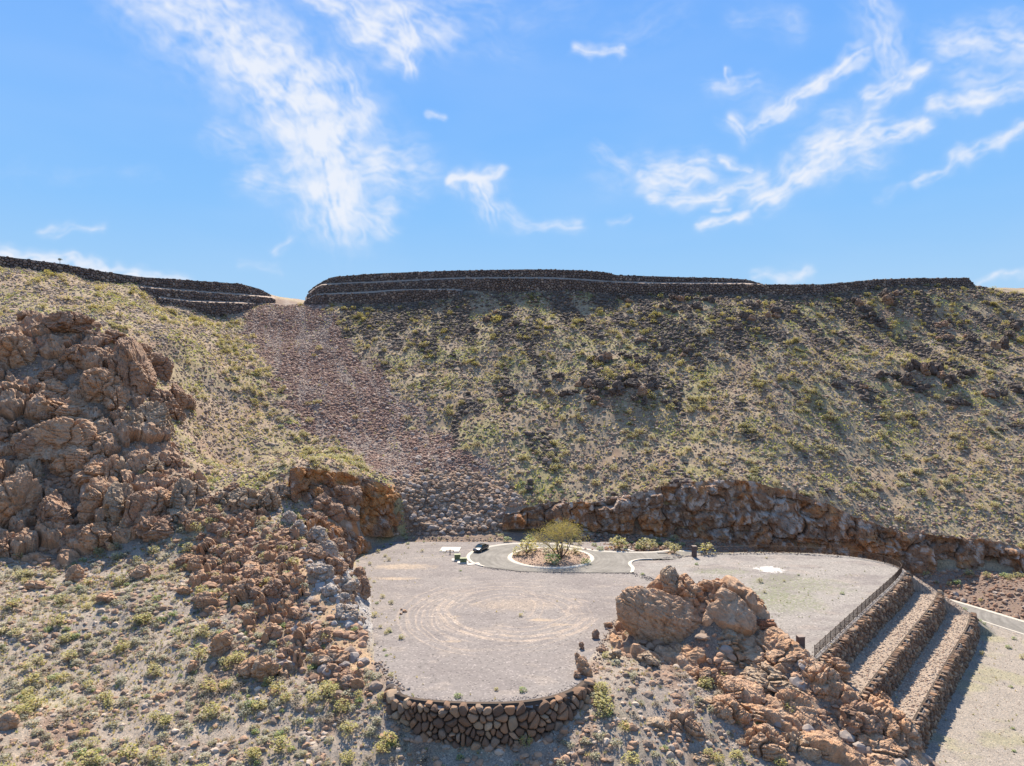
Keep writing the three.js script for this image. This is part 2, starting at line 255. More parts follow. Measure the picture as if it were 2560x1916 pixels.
// the knoll's crest: a rock rib that runs from the pad down past the terrace ends
const CREST = [[18.5, 115, 1.0], [22, 112.6, 4.6], [23.8, 111, 6.4], [27.6, 109, 5.2], [31.9, 107, 6.6], [35.9, 104, 3.0], [38.4, 100.6, 0.8], [40.8, 97, -0.8], [44.6, 93.6, -3.4], [49, 90.6, -7.2], [52, 87, -9.5]];
function knoll(x, d) { if (x < 8 || x > 60 || d > 124 || d < 74) return -99; const r = lineDist(CREST, x, d), q = Math.abs(r.q), w = 0.9 * fbm2(x / 3, d / 3, 3); return r.y + 0.5 * w - (r.q > 0 ? 0.58 : 2.6) * Math.max(0, q - 0.5 + w); }
const bump = (x, d, cx, cd, r, h) => h * Math.exp(-((x - cx) ** 2 + (d - cd) ** 2 * 0.8) / (r * r));
const ribs = (x, d) => sstep(186, 215, d) * (1.5 * n2((x + 0.22 * (d - 200)) / 15, d / 55) + 0.8 * n2((x + 0.22 * (d - 200)) / 6 + 9, d / 30) + bump(x, d, 37, 222, 13, 3.2) + bump(x, d, 137, 236, 17, 3.2) + bump(x, d, 88, 262, 14, 2) + bump(x, d, 12, 264, 14, 2)) * sstep(290, 262, d);
const rough = (x, d) => ribs(x, d) + 1.5 * fbm2(x / 26 + 3, d / 34, 3) + 0.75 * fbm2(x / 7.5, d / 9.5 + 5, 3) + 0.22 * fbm2(x / 1.9 + 8, d / 2.1, 2);
// cliffs of the road cut and of the orange face: [bearing, foot, distance, crest]
const CUT = [[1085, 1132, 173.5, 1112], [1130, 1130, 173, 1102], [1200, 1132, 173, 1083], [1300, 1138, 173, 1085], [1380, 1143, 172, 1065], [1450, 1150, 171, 1047], [1550, 1160, 171, 1040], [1650, 1175, 170, 1047], [1750, 1192, 168, 1074], [1850, 1206, 166, 1114], [1950, 1232, 164, 1150], [2050, 1250, 162, 1158], [2150, 1272, 160, 1172], [2212, 1288, 158, 1186], [2350, 1320, 154, 1225]];
function ground(x, d) {
  const g = GD(x, d);
  if (g > 0) return graded(x, d) + 0.035 * fbm2(x / 5, d / 5, 2) * sstep(0, 3, g);
  const out = -g, k = x < -14 && d > 88 && d < 146 ? 0.95 + 0.35 * n2(x / 4, d / 4) : 3.4, back = k > 3 && d > 140 ? 1.8 : 0;
  const nat = Math.max(knoll(x, d), natural(x, d) + rough(x, d) * sstep(0, 9, out) * (d < 100 && x > -20 && x < 20 ? 0.45 : 1));
  const L = out < 14 ? graded(x, d) : 0;
  if (out >= 14) return nat;
  if (nat > L) return Math.min(nat, L + Math.max(0, out - back) * k + (k < 3 ? 0.5 * n2(x / 2.2, d / 2.2) * sstep(0, 2, out) : 0));
  return Math.max(nat, L - (d < 95 && x < 12 ? 16 : 4.5) * out);
}

function hit(sx, sy) {                                // where the sight line to a point of the photograph meets the ground
  const kx = (sx - 1280) / 1800, ky = (sy - 958) / 1800; let d = 62;
  while (d < 330) { if (EYE - ky * d < ground(kx * d, d)) break; d += 0.5; }
  for (let k = 0, a = d - 0.5; k < 8; k++) { const m = (a + d) / 2; if (EYE - ky * m < ground(kx * m, m)) d = m; else a = m; }
  return d;
}

// ------------------------------------------------------------------ helpers for things, parts and materials
const taken = new Map();
function numbered(name) { const k = taken.get(name) ?? 0; taken.set(name, k + 1); return k ? `${name}_${String(k).padStart(3, '0')}` : name; }
function tag(o, label, category, group, kind) { if (label) o.userData.label = label; if (category) o.userData.category = category; if (group) o.userData.group = group; if (kind) o.userData.kind = kind; return o; }
function put(name, geometry, material, parent = scene) { const m = new THREE.Mesh(geometry, material); m.name = parent === scene ? numbered(name) : name; m.castShadow = m.receiveShadow = true; parent.add(m); return m; }
function thing(name, label, category, group) { const g = new THREE.Group(); g.name = numbered(name); scene.add(g); return tag(g, label, category, group, 'thing'); }
const rgb = (r, g, b) => new THREE.Color().setRGB(r, g, b);
const KEY = 0.76;                                     // colours below are written against a mid-grey card; this brings them to reflectance
const plain = (c, roughness = 1, extra = {}) => new THREE.MeshStandardMaterial({ color: rgb(c[0] * KEY * 1.03, c[1] * KEY * 0.985, c[2] * KEY * 0.93), roughness, ...extra });
const painted = (roughness = 1, extra = {}) => new THREE.MeshStandardMaterial({ color: rgb(KEY * 1.03, KEY * 0.985, KEY * 0.93), vertexColors: true, roughness, ...extra });
function geo(pos, idx, col, uv) {
  const g = new THREE.BufferGeometry(); g.setAttribute('position', new THREE.Float32BufferAttribute(pos, 3));
  if (col) g.setAttribute('color', new THREE.Float32BufferAttribute(col, 3));
  if (uv) g.setAttribute('uv', new THREE.Float32BufferAttribute(uv, 2));
  if (idx) g.setIndex(idx);
  g.computeVertexNormals(); return g;
}

// ------------------------------------------------------------------ what the ground is made of, where (masks 0..1, edges broken up by noise)
function bandMask(line, x, d, nx = 6, amp = 3) {      // line: [x, d, halfwidth]
  const r = lineDist(line, x, d), w = r.y + amp * fbm2(x / nx, d / nx, 3); return sstep(w + 1.5, w - 2.5, Math.abs(r.q));
}
const SCREE = [[-97, 307, 15], [-84, 275, 16], [-66, 245, 18], [-50, 222, 17], [-35, 203, 14], [-21, 187, 13], [-12, 174, 12]];
const SPUR = [[-56, 137, 7], [-47, 127, 10], [-41, 117, 9.5], [-33, 108, 8.5], [-25, 98, 7], [-18, 90, 4]];
const screeMask = (x, d) => (d < 168 ? 0 : bandMask(SCREE, x + 3 * n2(x / 6, d / 6), d, 11, 13));
const spurMask = (x, d) => (d > 145 || x > -8 ? 0 : bandMask(SPUR, x, d, 5, 5) * sstep(0.05, 0.3, 0.5 + fbm2(x / 5, d / 5, 3)));
const rubbleMask = (x, d) => { const q = Math.hypot((x + 13) / 17, (d - 179.5) / 10.5) + 0.25 * fbm2(x / 5, d / 5, 2); return sstep(1.05, 0.85, q); };
const darkMask = (x, d) => {                          // basalt boulder fields streaking down from the rim
  if (x < -70 || d < 178) return 0;
  const up = sstep(205, 285, d), f = fbm2(x / 9 + 0.09 * (d - 200) / 9, d / 30, 4) + 0.35 * fbm2(x / 4, d / 7, 2);
  return sstep(0.02, 0.24, f + 0.34 * up - 0.17 - 0.14 * sstep(60, 110, x) * (1 - up));
};
const outcropMask = (x, d) => (x > -55 || d > 190 ? 0 : sstep(1.1, 0.8, Math.hypot((x + 97 + (d - 150) * 0.55) / 31, (d - 150) / 27) + 0.3 * fbm2(x / 8, d / 8, 3)));
const knollMask = (x, d) => (x < 14 || d > 120 || x > 58 || d < 78 ? 0 : sstep(1.15, 0.75, Math.abs(lineDist(CREST, x, d).q - 5) / 9.5 + 0.3 * fbm2(x / 4, d / 4, 3)));
const bankMask = (x, d) => {                          // fresh grey rock of the cut beside the pad
  if (x > -16 || x < -46 || d < 95 || d > 143) return 0;
  const g = -GD(x, d); return g < -1 ? 0 : sstep(11.5, 8, g + 4 * fbm2(x / 4, d / 4, 3)) * sstep(98, 108, d + 5 * n2(x / 3, d / 3)) * sstep(142, 134, d);
};
const BEIGE = [[752, 1385], [775, 1425], [800, 1475], [832, 1540], [872, 1605], [905, 1660]].map(([a, b]) => { const d = hit(a, b); return [(a - 1280) / 1800 * d, d, 1]; });
const beigeMask = (x, d) => { if (x > -12 || x < -50 || d < 84 || d > 130) return 0; const r = lineDist(BEIGE, x, d); return sstep(2.3, 1.2, Math.abs(r.q) + 1.1 * fbm2(x / 2.4, d / 2.4, 3)); };
function soil(x, d) {
  const a = fbm2(x / 14 + 9, d / 18, 4), b = fbm2(x / 3.2, d / 4.2 + 8, 4), c = fbm2(x / 0.9, d / 1.1, 2);
  let col;
  if (d < 142 && x < 16) col = lerp3([.36, .305, .255], [.43, .372, .315], 0.5 + a * 1.2);
  else if (d < 142) col = [.385, .33, .285];
  else if (x < -60 || (x < -30 && d > 0 && x < -0.42 * (d - 100))) col = lerp3([.46, .335, .225], [.42, .33, .245], 0.5 + a);
  else col = lerp3([.47, .375, .25], [.41, .30, .205], clamp(0.5 + 1.2 * a));
  { const q = Math.hypot((x + 53) / 12, (d - 139) / 11) + 0.5 * fbm2(x / 5 + 2, d / 5, 4); if (q < 1) col = lerp3(col, [.44, .40, .365], 0.85 * sstep(1, 0.55, q)); }     // grey gravel apron below the crag
  const green = (x < -60 ? 0.6 : 1) * (1 - 0.75 * sstep(50, 90, x) * sstep(238, 205, d)) * sstep(0.02, 0.3, fbm2(x / 17 + 31, d / 13 + 2, 4) + (d > 150 ? 0.07 : -0.03));
  col = lerp3(col, d < 142 ? [.37, .34, .20] : [.41, .38, .125], 0.5 * green);
  col = lerp3(col, [.30, .18, .12], 0.6 * sstep(0.10, 0.34, fbm2(x / 8 + 77, d / 15, 4)));
  const s = screeMask(x, d); if (s) col = lerp3(col, lerp3([.27, .18, .14], [.37, .295, .25], sstep(0.0, 0.35, fbm2(x / 5 + 0.3 * d / 5, d / 26, 4) + 0.1)), s * 0.92);
  const k = darkMask(x, d); if (k) col = lerp3(col, [.23, .17, .13], k * 0.7);
  const o = Math.max(outcropMask(x, d), spurMask(x, d) * 0.75, knollMask(x, d)); if (o) col = lerp3(col, lerp3([.25, .16, .11], [.34, .27, .22], 0.5 + b), o * 0.85);
  const w = bankMask(x, d); if (w) col = lerp3(col, lerp3([.47, .455, .45], [.33, .28, .25], sstep(0.0, 0.35, fbm2(x / 2.5, d / 2.5, 4))), w);
  const g = beigeMask(x, d); if (g) col = lerp3(col, [.58, .41, .255], g * 0.95);
  const m = 1 + 0.30 * b + 0.22 * c; return [col[0] * m, col[1] * m, col[2] * m];
}

// grain shared by the bare ground: stones and grit about 5 to 40 cm across
function tileNoise(size, cells, seed) {               // wrapping worley: distance to the nearest stone centre and that stone's own tone
  const r = rng(seed), sx = new Float32Array(cells * cells), sy = new Float32Array(cells * cells), st = new Float32Array(cells * cells), out = new Float32Array(size * size);
  for (let i = 0; i < sx.length; i++) { sx[i] = r(); sy[i] = r(); st[i] = r(); }
  for (let y = 0; y < size; y++) for (let x = 0; x < size; x++) {
    const u = x / size * cells, v = y / size * cells, iu = Math.floor(u), iv = Math.floor(v); let f = 9, t = 0;
    for (let j = -1; j < 2; j++) for (let i = -1; i < 2; i++) { const k = ((iv + j + cells) % cells) * cells + (iu + i + cells) % cells, q = (iu + i + sx[k] - u) ** 2 + (iv + j + sy[k] - v) ** 2; if (q < f) { f = q; t = st[k]; } }
    out[y * size + x] = t;
  }
  return out;
}
const grainMap = (() => {
  const S = 1024, A = tileNoise(S, 230, 3), B = tileNoise(S, 110, 4), data = new Uint8Array(S * S * 4), r = rng(6);
  for (let i = 0; i < S * S; i++) {
    const v = 0.80 + 0.16 * (A[i] - 0.5) + 0.12 * (B[i] - 0.5) + 0.08 * (r() - 0.5) + (A[i] > 0.95 ? 0.13 : 0) - (A[i] < 0.06 ? 0.14 : 0), w = 0.05 * (A[i] - 0.5);
    data[i * 4] = 255 * clamp(v + w); data[i * 4 + 1] = 255 * clamp(v); data[i * 4 + 2] = 255 * clamp(v - w); data[i * 4 + 3] = 255;
  }
  const t = new THREE.DataTexture(data, S, S, THREE.RGBAFormat); t.wrapS = t.wrapT = THREE.RepeatWrapping; t.magFilter = THREE.LinearFilter; t.colorSpace = THREE.SRGBColorSpace; t.needsUpdate = true; return t;
})();
const GRAIN_LIFT = 1.62 * 0.8;                              // the grain's mean tone is 0.62 in linear light; colours above are lifted by this so that they come out as named

// ------------------------------------------------------------------ the ground: one sheet out to the horizon
{
  const U = [], R = [];
  for (const u of [-14, -8, -5, -3, -2, -1.5, -1.2, -1.05]) U.push(u);
  for (let i = 0; i <= 740; i++) U.push(-0.95 + 1.9 * i / 740);
  for (const u of [1.05, 1.2, 1.5, 2, 3, 5, 8, 14]) U.push(u);
  for (const d of [-900, -400, -150, -50, 0, 20, 35, 46, 54, 60]) R.push(d);
  for (let d = 64; d < 322; d += 0.0021 * d + 0.11) R.push(d);
  for (const d of [324, 330, 340, 360, 400, 500, 800, 1500, 3000, 5200]) R.push(d);
  const n = U.length, pos = new Float32Array(n * R.length * 3), col = new Float32Array(n * R.length * 3), uv = new Float32Array(n * R.length * 2), idx = new Uint32Array((n - 1) * (R.length - 1) * 6);
  let p = 0, q = 0;
  for (const d of R) for (const u of U) {
    const x = u * (Math.max(d, 40) + 45), g = GD(x, d), y = ground(x, d) - (g > 0 && x < 78 && d < 178 && (x < 34 || lineDist(EDGE, x, d).q < 0.6) ? 0.3 * sstep(0.1, 1.2, g) : 0);
    pos[p] = x; pos[p + 1] = y; pos[p + 2] = -d;
    const c = g > 0 ? (d > 166 && x < 70 ? [.30, .22, .17] : x > 40 && lineDist(EDGE, x, d).q > 1 && lineDist(EDGE, x, d).q < 12.4 ? [.43, .345, .275] : lineDist(ROAD, x, d).q < 0 ? [.31, .22, .17] : lerp3([.375, .335, .295], [.36, .335, .24], sstep(0.05, 0.3, fbm2(x / 9, d / 9, 4)))) : soil(x, d), m = g > 0 ? 1 + 0.2 * fbm2(x / 2.2, d / 2.4, 3) : 1;
    col[p] = c[0] * m * GRAIN_LIFT; col[p + 1] = c[1] * m * GRAIN_LIFT; col[p + 2] = c[2] * m * GRAIN_LIFT; p += 3; uv[q++] = x / 21; uv[q++] = d / 21;
  }
  let k = 0;
  for (let j = 0; j < R.length - 1; j++) for (let i = 0; i < n - 1; i++) { const a = j * n + i; idx[k++] = a; idx[k++] = a + 1; idx[k++] = a + n; idx[k++] = a + 1; idx[k++] = a + n + 1; idx[k++] = a + n; }
  const g = new THREE.BufferGeometry(); g.setAttribute('position', new THREE.BufferAttribute(pos, 3)); g.setAttribute('color', new THREE.BufferAttribute(col, 3)); g.setAttribute('uv', new THREE.BufferAttribute(uv, 2)); g.setIndex(new THREE.BufferAttribute(idx, 1)); g.computeVertexNormals();
  tag(put('ground', g, painted(1, { map: grainMap })), 'stony desert hillside around the gravel pad', '', '', 'structure');
}
const placeY = (x, d) => ground(x, d);

// ------------------------------------------------------------------ the gravel pad, with tyre marks and patches in its gravel
const padTexture = (() => {
  const S = 2048, X0 = -36, X1 = 80, D0 = 81, D1 = 178, data = new Uint8Array(S * S * 4), r = rng(21), tone = tileNoise(1024, 300, 22), big = tileNoise(1024, 90, 23);
  const enc = (v) => 255 * Math.pow(clamp(v), 1 / 2.2);
  // rings left by cars turning on the pad: centre, radii, width, strength, start and end angle
  const rings = []; const rr = rng(24);
  const c0 = at(1085, 1310, 117), c1 = at(1120, 1300, 118.5);
  for (let k = 0; k < 22; k++) { const R = 5 + 9.5 * rr(), cx = c0.x + (rr() - 0.5) * 7, cd = c0.d + (rr() - 0.5) * 5, a = rr() * 6.28, l = 1 + rr() * 2.6, s = 0.3 + 0.5 * rr(); rings.push([cx, cd, R, 0.13 + 0.06 * rr(), s, a, l], [cx, cd, R + 1.5, 0.14, s * 0.9, a + 0.05, l]); }
  for (const R of [11.4, 11.75, 12.9, 13.25]) rings.push([c1.x, c1.d, R, 0.17, 1, 2.7, 3.3]); for (const R of [16, 17.5]) rings.push([c0.x + 1, c0.d - 1, R, 0.22, 0.6, 2.2, 1.7]);
  for (let k = 0; k < 6; k++) rings.push([c1.x + 4 + rr() * 6, c1.d - 1 + rr() * 3, 2.2 + rr() * 3, 0.3, 0.6, rr() * 6.28, 1.6]);
  const patches = [[at(870, 1225, 145), 8, 3.2, .9], [at(852, 1250, 136), 5, 1.4, 1], [at(1165, 1340, 112.3), 3.0, 1.0, 1.2], [at(1215, 1352, 110), 2.4, .8, .8], [at(1110, 1300, 120), 9, 4.5, .5], [at(985, 1335, 114), 1.2, .6, .8], [at(975, 1385, 103), 2, .7, .8]];
  const white = at(1663, 1231, 142.7), grass = [[at(1720, 1262, 132), 11, 8], [at(1690, 1295, 122), 9, 8], [at(1640, 1290, 125), 8, 6], [at(1560, 1232, 141), 7, 3]];
  for (let j = 0; j < S; j++) for (let i = 0; i < S; i++) {
    const x = X0 + (X1 - X0) * (i + 0.5) / S, d = D0 + (D1 - D0) * (j + 0.5) / S, east = sstep(20, 30, x + 2 * n2(x / 3, d / 3));
    let c = lerp3([.25, .217, .20], [.31, .28, .25], clamp(east * 0.8 + 0.5 * fbm2(x / 13, d / 10, 4)));
    c = lerp3(c, [.21, .18, .168], 0.7 * sstep(0.0, 0.3, fbm2(x / 9 + 12, d / 5, 4))); c = lerp3(c, [.32, .27, .232], 0.6 * sstep(0.12, 0.34, fbm2(x / 6 + 40, d / 3.5, 5)));
    if (x > -20 && x < 24 && d > 96 && d < 138) {
      let t = 0; const wob = 0.3 * n2(x / 5, d / 5), br = 0.55 + 0.9 * fbm2(x / 1.6 + 5, d / 1.6, 3);
      for (const [cx, cd, R, w, s, a0, al] of rings) {
        const ex = x - cx, ed = (d - cd) * 0.86, q = Math.abs(Math.hypot(ex, ed) - R + wob); if (q > w * 2.2) continue;
        let a = Math.atan2(ed, ex) - a0; a -= Math.floor(a / 6.28318) * 6.28318; if (a < al) t = Math.max(t, s * Math.exp(-q * q / (w * w)) * sstep(0, 0.25, a) * sstep(al, al - 0.3, a));
      }
      c = lerp3(c, [.46, .365, .285], clamp(t * br * 1.25));
    }
    for (const [p, rx, rd, s] of patches) { const e = Math.hypot((x - p.x) / rx, (d - p.d) / rd); if (e > 1.5) continue; const q = e + 0.5 * fbm2(x / 1.8, d / 1.8, 4); if (q < 1) c = lerp3(c, [.45, .345, .245], clamp(s * sstep(1, 0.35, q) * (0.7 + 0.6 * fbm2(x / 0.6, d / 0.6, 2)))); }
    if (Math.hypot(x - white.x, d - white.d) < 5) { const q = Math.hypot((x - white.x) / 2.6, (d - white.d) / 2.4) + 1.0 * fbm2(x / 1.3, d / 1.1, 4); if (q < 1) c = lerp3(c, [.62, .59, .55], sstep(1, 0.75, q)); }
    for (const [p, rx, rd] of grass) { const e = Math.hypot((x - p.x) / rx, (d - p.d) / rd); if (e > 1.5) continue; const q = e + 0.55 * fbm2(x / 3.5, d / 3.5, 4); if (q < 1) c = lerp3(c, [.20, .21, .115], 0.8 * sstep(1, 0.4, q) * sstep(-0.25, 0.25, fbm2(x / 0.5, d / 0.5, 3))); }
    const g1 = tone[((j * 1) & 1023) * 1024 + (i & 1023)], g2 = big[((j + (i >> 4)) & 1023) * 1024 + ((i + 331) & 1023)], m = 1 + 0.30 * (g1 - 0.5) + 0.14 * (g2 - 0.5) + 0.12 * (r() - 0.5) + (g1 > 0.955 ? 0.45 : 0) - (g1 < 0.03 ? 0.4 : 0), o = (j * S + i) * 4;
    data[o] = enc(c[0] * m); data[o + 1] = enc(c[1] * m); data[o + 2] = enc(c[2] * m); data[o + 3] = 255;
  }
  const t = new THREE.DataTexture(data, S, S, THREE.RGBAFormat); t.magFilter = THREE.LinearFilter; t.colorSpace = THREE.SRGBColorSpace; t.needsUpdate = true;
  return { t, X0, X1, D0, D1 };
})();
{
  const st = 0.4, { X0, X1, D0, D1, t } = padTexture, nx = Math.round((X1 - X0) / st), nd = Math.round((D1 - D0) / st), pos = [], uv = [], idx = [], id = new Int32Array((nx + 1) * (nd + 1)).fill(-1);
  for (let j = 0; j <= nd; j++) for (let i = 0; i <= nx; i++) {
    const x = X0 + i * st, d = D0 + j * st, g = GD(x, d); if (g < -0.75) continue;
    const e = x > 30 ? lineDist(EDGE, x, d).q : -5; if (e > 1.3 || (x > 24 && d > 156.5) || d > 167.5 || (x > 33 && e > 1.3)) continue;
    if (x > 26 && d > 150 && lineDist(ROAD, x, d).q > -3.6 && Math.abs(lineDist(ROAD, x, d).q) < 3.6) continue;
    id[j * (nx + 1) + i] = pos.length / 3; pos.push(x, graded(x, d) + 0.02 + 0.05 * fbm2(x / 4, d / 4, 3) - 0.35 * sstep(0.1, -0.75, g), -d); uv.push((x - X0) / (X1 - X0), (d - D0) / (D1 - D0));
  }
  for (let j = 0; j < nd; j++) for (let i = 0; i < nx; i++) { const a = id[j * (nx + 1) + i], b = id[j * (nx + 1) + i + 1], c = id[(j + 1) * (nx + 1) + i], e = id[(j + 1) * (nx + 1) + i + 1]; if (a >= 0 && b >= 0 && c >= 0) idx.push(a, b, c); if (b >= 0 && c >= 0 && e >= 0) idx.push(b, e, c); }
  tag(put('gravel_pad', geo(pos, idx, null, uv), new THREE.MeshStandardMaterial({ color: rgb(KEY, KEY, KEY), map: t, roughness: 1 })), 'flat grey gravel pad scored by curving tyre marks', '', '', 'structure');
}

// ------------------------------------------------------------------ dry-stone walls: every stone cut to its neighbours, set proud of a joint coloured dark as its shade
function clipPoly(poly, nx, ny, c) {                  // keep nx*s + ny*t <= c
  const out = [];
  for (let i = 0; i < poly.length; i++) {
    const a = poly[i], b = poly[(i + 1) % poly.length], da = nx * a[0] + ny * a[1] - c, db = nx * b[0] + ny * b[1] - c;
    if (da <= 0) out.push(a);
    if ((da < 0 && db > 0) || (da > 0 && db < 0)) { const t = da / (da - db); out.push([a[0] + (b[0] - a[0]) * t, a[1] + (b[1] - a[1]) * t]); }
  }
  return out;
}
// line: [[x, d, yFoot, yTop], ...] walked so that the face looks to the walker's left or right (side = 1 or -1)
function wallPath(line, side, batter) {
  const acc = [0]; for (let i = 1; i < line.length; i++) acc.push(acc[i - 1] + Math.hypot(line[i][0] - line[i - 1][0], line[i][1] - line[i - 1][1]));
  const dirs = line.map((_, i) => { const a = line[Math.max(0, i - 1)], b = line[Math.min(line.length - 1, i + 1)], l = Math.hypot(b[0] - a[0], b[1] - a[1]); return [side * (b[1] - a[1]) / l, -side * (b[0] - a[0]) / l]; });
  const L = acc[acc.length - 1];
  const sample = (s) => { s = clamp(s, 0, L); let i = 0; while (i < acc.length - 2 && acc[i + 1] < s) i++; const t = (s - acc[i]) / (acc[i + 1] - acc[i]), m = (k) => line[i][k] + (line[i + 1][k] - line[i][k]) * t; return { x: m(0), d: m(1), foot: m(2), top: m(3), nx: dirs[i][0] + (dirs[i + 1][0] - dirs[i][0]) * t, nd: dirs[i][1] + (dirs[i + 1][1] - dirs[i][1]) * t }; };
  const point = (s, t, o) => { const p = sample(s), H = Math.max(0.3, p.top - p.foot), b = batter * (1 - t / H) + o; return [p.x + p.nx * b, p.foot + t, -(p.d + p.nd * b)]; };
  return { L, sample, point };
}
function stones(path, size, seed, { gap = 0.045, proud = 0.14, depth = 0.55, jag = 0.16, skip = 0.2, bury = 0.3 } = {}) {
  const r = rng(seed), seeds = [], cols = Math.ceil(path.L / size), bins = new Map();
  let hmax = 0; for (let s = 0; s <= path.L; s += path.L / 60) { const p = path.sample(s); hmax = Math.max(hmax, p.top - p.foot); }
  const rowsN = Math.ceil((hmax + bury) / (size * 0.8));
  for (let i = -1; i <= cols; i++) for (let j = -1; j <= rowsN; j++) {
    if (r() < skip) { r(); continue; }
    const s = (i + 0.5 + (r() - 0.5) * 0.95 + (j & 1) * 0.5) * size, t = -bury + (j + 0.5 + (r() - 0.5) * 0.8) * size * 0.8, k = `${i},${j}`;
    seeds.push([s, t, i, j]); bins.set(k, [seeds.length - 1]);
    if (r() < 0.34) { const a = r() * 6.283; seeds.push([s + Math.cos(a) * size * (0.4 + 0.2 * r()), t + Math.sin(a) * size * 0.4, i, j]); bins.get(k).push(seeds.length - 1); }     // chinking stone
  }
  const out = [];
  for (const [s, t, i, j] of seeds) {
    const p = path.sample(s), H = p.top - p.foot; if (s < -0.2 || s > path.L + 0.2 || H < 0.35) continue;
    const top = H + (r() - 0.5) * 2 * jag; if (t > top - 0.05) continue;
    let poly = [[Math.max(0, s - 3 * size), Math.max(-bury, t - 3 * size)], [Math.min(path.L, s + 3 * size), Math.max(-bury, t - 3 * size)], [Math.min(path.L, s + 3 * size), Math.min(top, t + 3 * size)], [Math.max(0, s - 3 * size), Math.min(top, t + 3 * size)]];
    for (let a = -3; a <= 3 && poly.length; a++) for (let b = -3; b <= 3 && poly.length; b++) {
      for (const k of bins.get(`${i + a},${j + b}`) ?? []) {
      const q = seeds[k], dx = q[0] - s, dy = q[1] - t, l = Math.hypot(dx, dy); if (l < 1e-6 || !poly.length) continue; poly = clipPoly(poly, dx / l, dy / l, (dx * (s + q[0]) + dy * (t + q[1])) / 2 / l - gap * (0.6 + 0.8 * r())); }
    }
    if (poly.length < 3) continue;
    let cs = 0, ct = 0, area = 0; for (let k = 0; k < poly.length; k++) { const a = poly[k], b = poly[(k + 1) % poly.length], w = a[0] * b[1] - b[0] * a[1]; area += w; cs += (a[0] + b[0]) * w; ct += (a[1] + b[1]) * w; }
    if (Math.abs(area) < 0.02 * size * size) continue; cs /= 3 * area; ct /= 3 * area;
    const ring = []; for (let k = 0; k < poly.length; k++) { const a = poly[(k + poly.length - 1) % poly.length], b = poly[k], c = poly[(k + 1) % poly.length], f = 0.2 + 0.12 * r(), g = 0.2 + 0.12 * r(); if (Math.hypot(b[0] - a[0], b[1] - a[1]) > 0.1) ring.push([b[0] + (a[0] - b[0]) * f, b[1] + (a[1] - b[1]) * f]); ring.push([b[0] + (c[0] - b[0]) * g, b[1] + (c[1] - b[1]) * g]); }
    const n = ring.length, P = [], I = [], o = proud * (0.35 + r() * 1.1), ts = (r() - 0.5) * 0.28, tt = (r() - 0.5) * 0.28;
    const add = (f, off, rag = 0) => { for (const [a, b] of ring) { const q = f + rag * (r() - 0.5); P.push(...path.point(cs + (a - cs) * q, ct + (b - ct) * q, off + rag * (r() - 0.5) * 0.4 + ts * (a - cs) * (off > 0 ? 1 : 0) + tt * (b - ct) * (off > 0 ? 1 : 0))); } };
    add(0.93, -depth); add(1.0, -0.02, 0.05); add(0.9, o * 0.75, 0.1); add(0.55, o * 1.05, 0.16);
    P.push(...path.point(cs, ct, o * (1.1 + 0.3 * r())));
    for (let l = 0; l < 3; l++) for (let k = 0; k < n; k++) { const a = l * n + k, b = l * n + (k + 1) % n; I.push(a, b, a + n, b, b + n, a + n); }
    for (let k = 0; k < n; k++) I.push(3 * n + k, 3 * n + (k + 1) % n, 4 * n);
    out.push({ P, I, area: Math.abs(area) / 2, s: cs, t: ct });
  }
  return out;
}
function stoneGeo(list, paletteFn) {                  // one geometry of many stones (or of one), flat facets
  const parts = []; let count = 0;
  for (const st of list) count += st.I.length;
  const pos = new Float32Array(count * 3), nor = new Float32Array(count * 3), col = new Float32Array(count * 3); let o = 0;
  const a = new THREE.Vector3(), b = new THREE.Vector3(), c = new THREE.Vector3();
  for (const st of list) {
    const color = paletteFn(st);
    // orient outwards
    let flip = st.flip;
    for (let k = 0; k < st.I.length; k += 3) {
      const i = flip ? [st.I[k], st.I[k + 2], st.I[k + 1]] : [st.I[k], st.I[k + 1], st.I[k + 2]];
      const v = i.map((q) => new THREE.Vector3(st.P[q * 3], st.P[q * 3 + 1], st.P[q * 3 + 2])); a.subVectors(v[1], v[0]); b.subVectors(v[2], v[0]); c.crossVectors(a, b).normalize();
      for (const p of v) { const m = 1 + 0.22 * n3(p.x * 2.3, p.y * 2.3, p.z * 2.3); pos[o] = p.x; pos[o + 1] = p.y; pos[o + 2] = p.z; nor[o] = c.x; nor[o + 1] = c.y; nor[o + 2] = c.z; col[o] = color[0] * m; col[o + 1] = color[1] * m; col[o + 2] = color[2] * m; o += 3; }
    }
  }
  const g = new THREE.BufferGeometry(); g.setAttribute('position', new THREE.BufferAttribute(pos, 3)); g.setAttribute('normal', new THREE.BufferAttribute(nor, 3)); g.setAttribute('color', new THREE.BufferAttribute(col, 3)); return g;
}
function orient(list, path) { for (const st of list) { const n = st.I.length, c = path.sample(st.s), v = (q) => [st.P[q * 3], st.P[q * 3 + 1], st.P[q * 3 + 2]], [A, B, C] = [v(st.I[n - 3]), v(st.I[n - 2]), v(st.I[n - 1])]; const ux = B[0] - A[0], uy = B[1] - A[1], uz = B[2] - A[2], wx = C[0] - A[0], wy = C[1] - A[1], wz = C[2] - A[2], X = uy * wz - uz * wy, Z = ux * wy - uy * wx; st.flip = X * c.nx - Z * c.nd < 0; } }
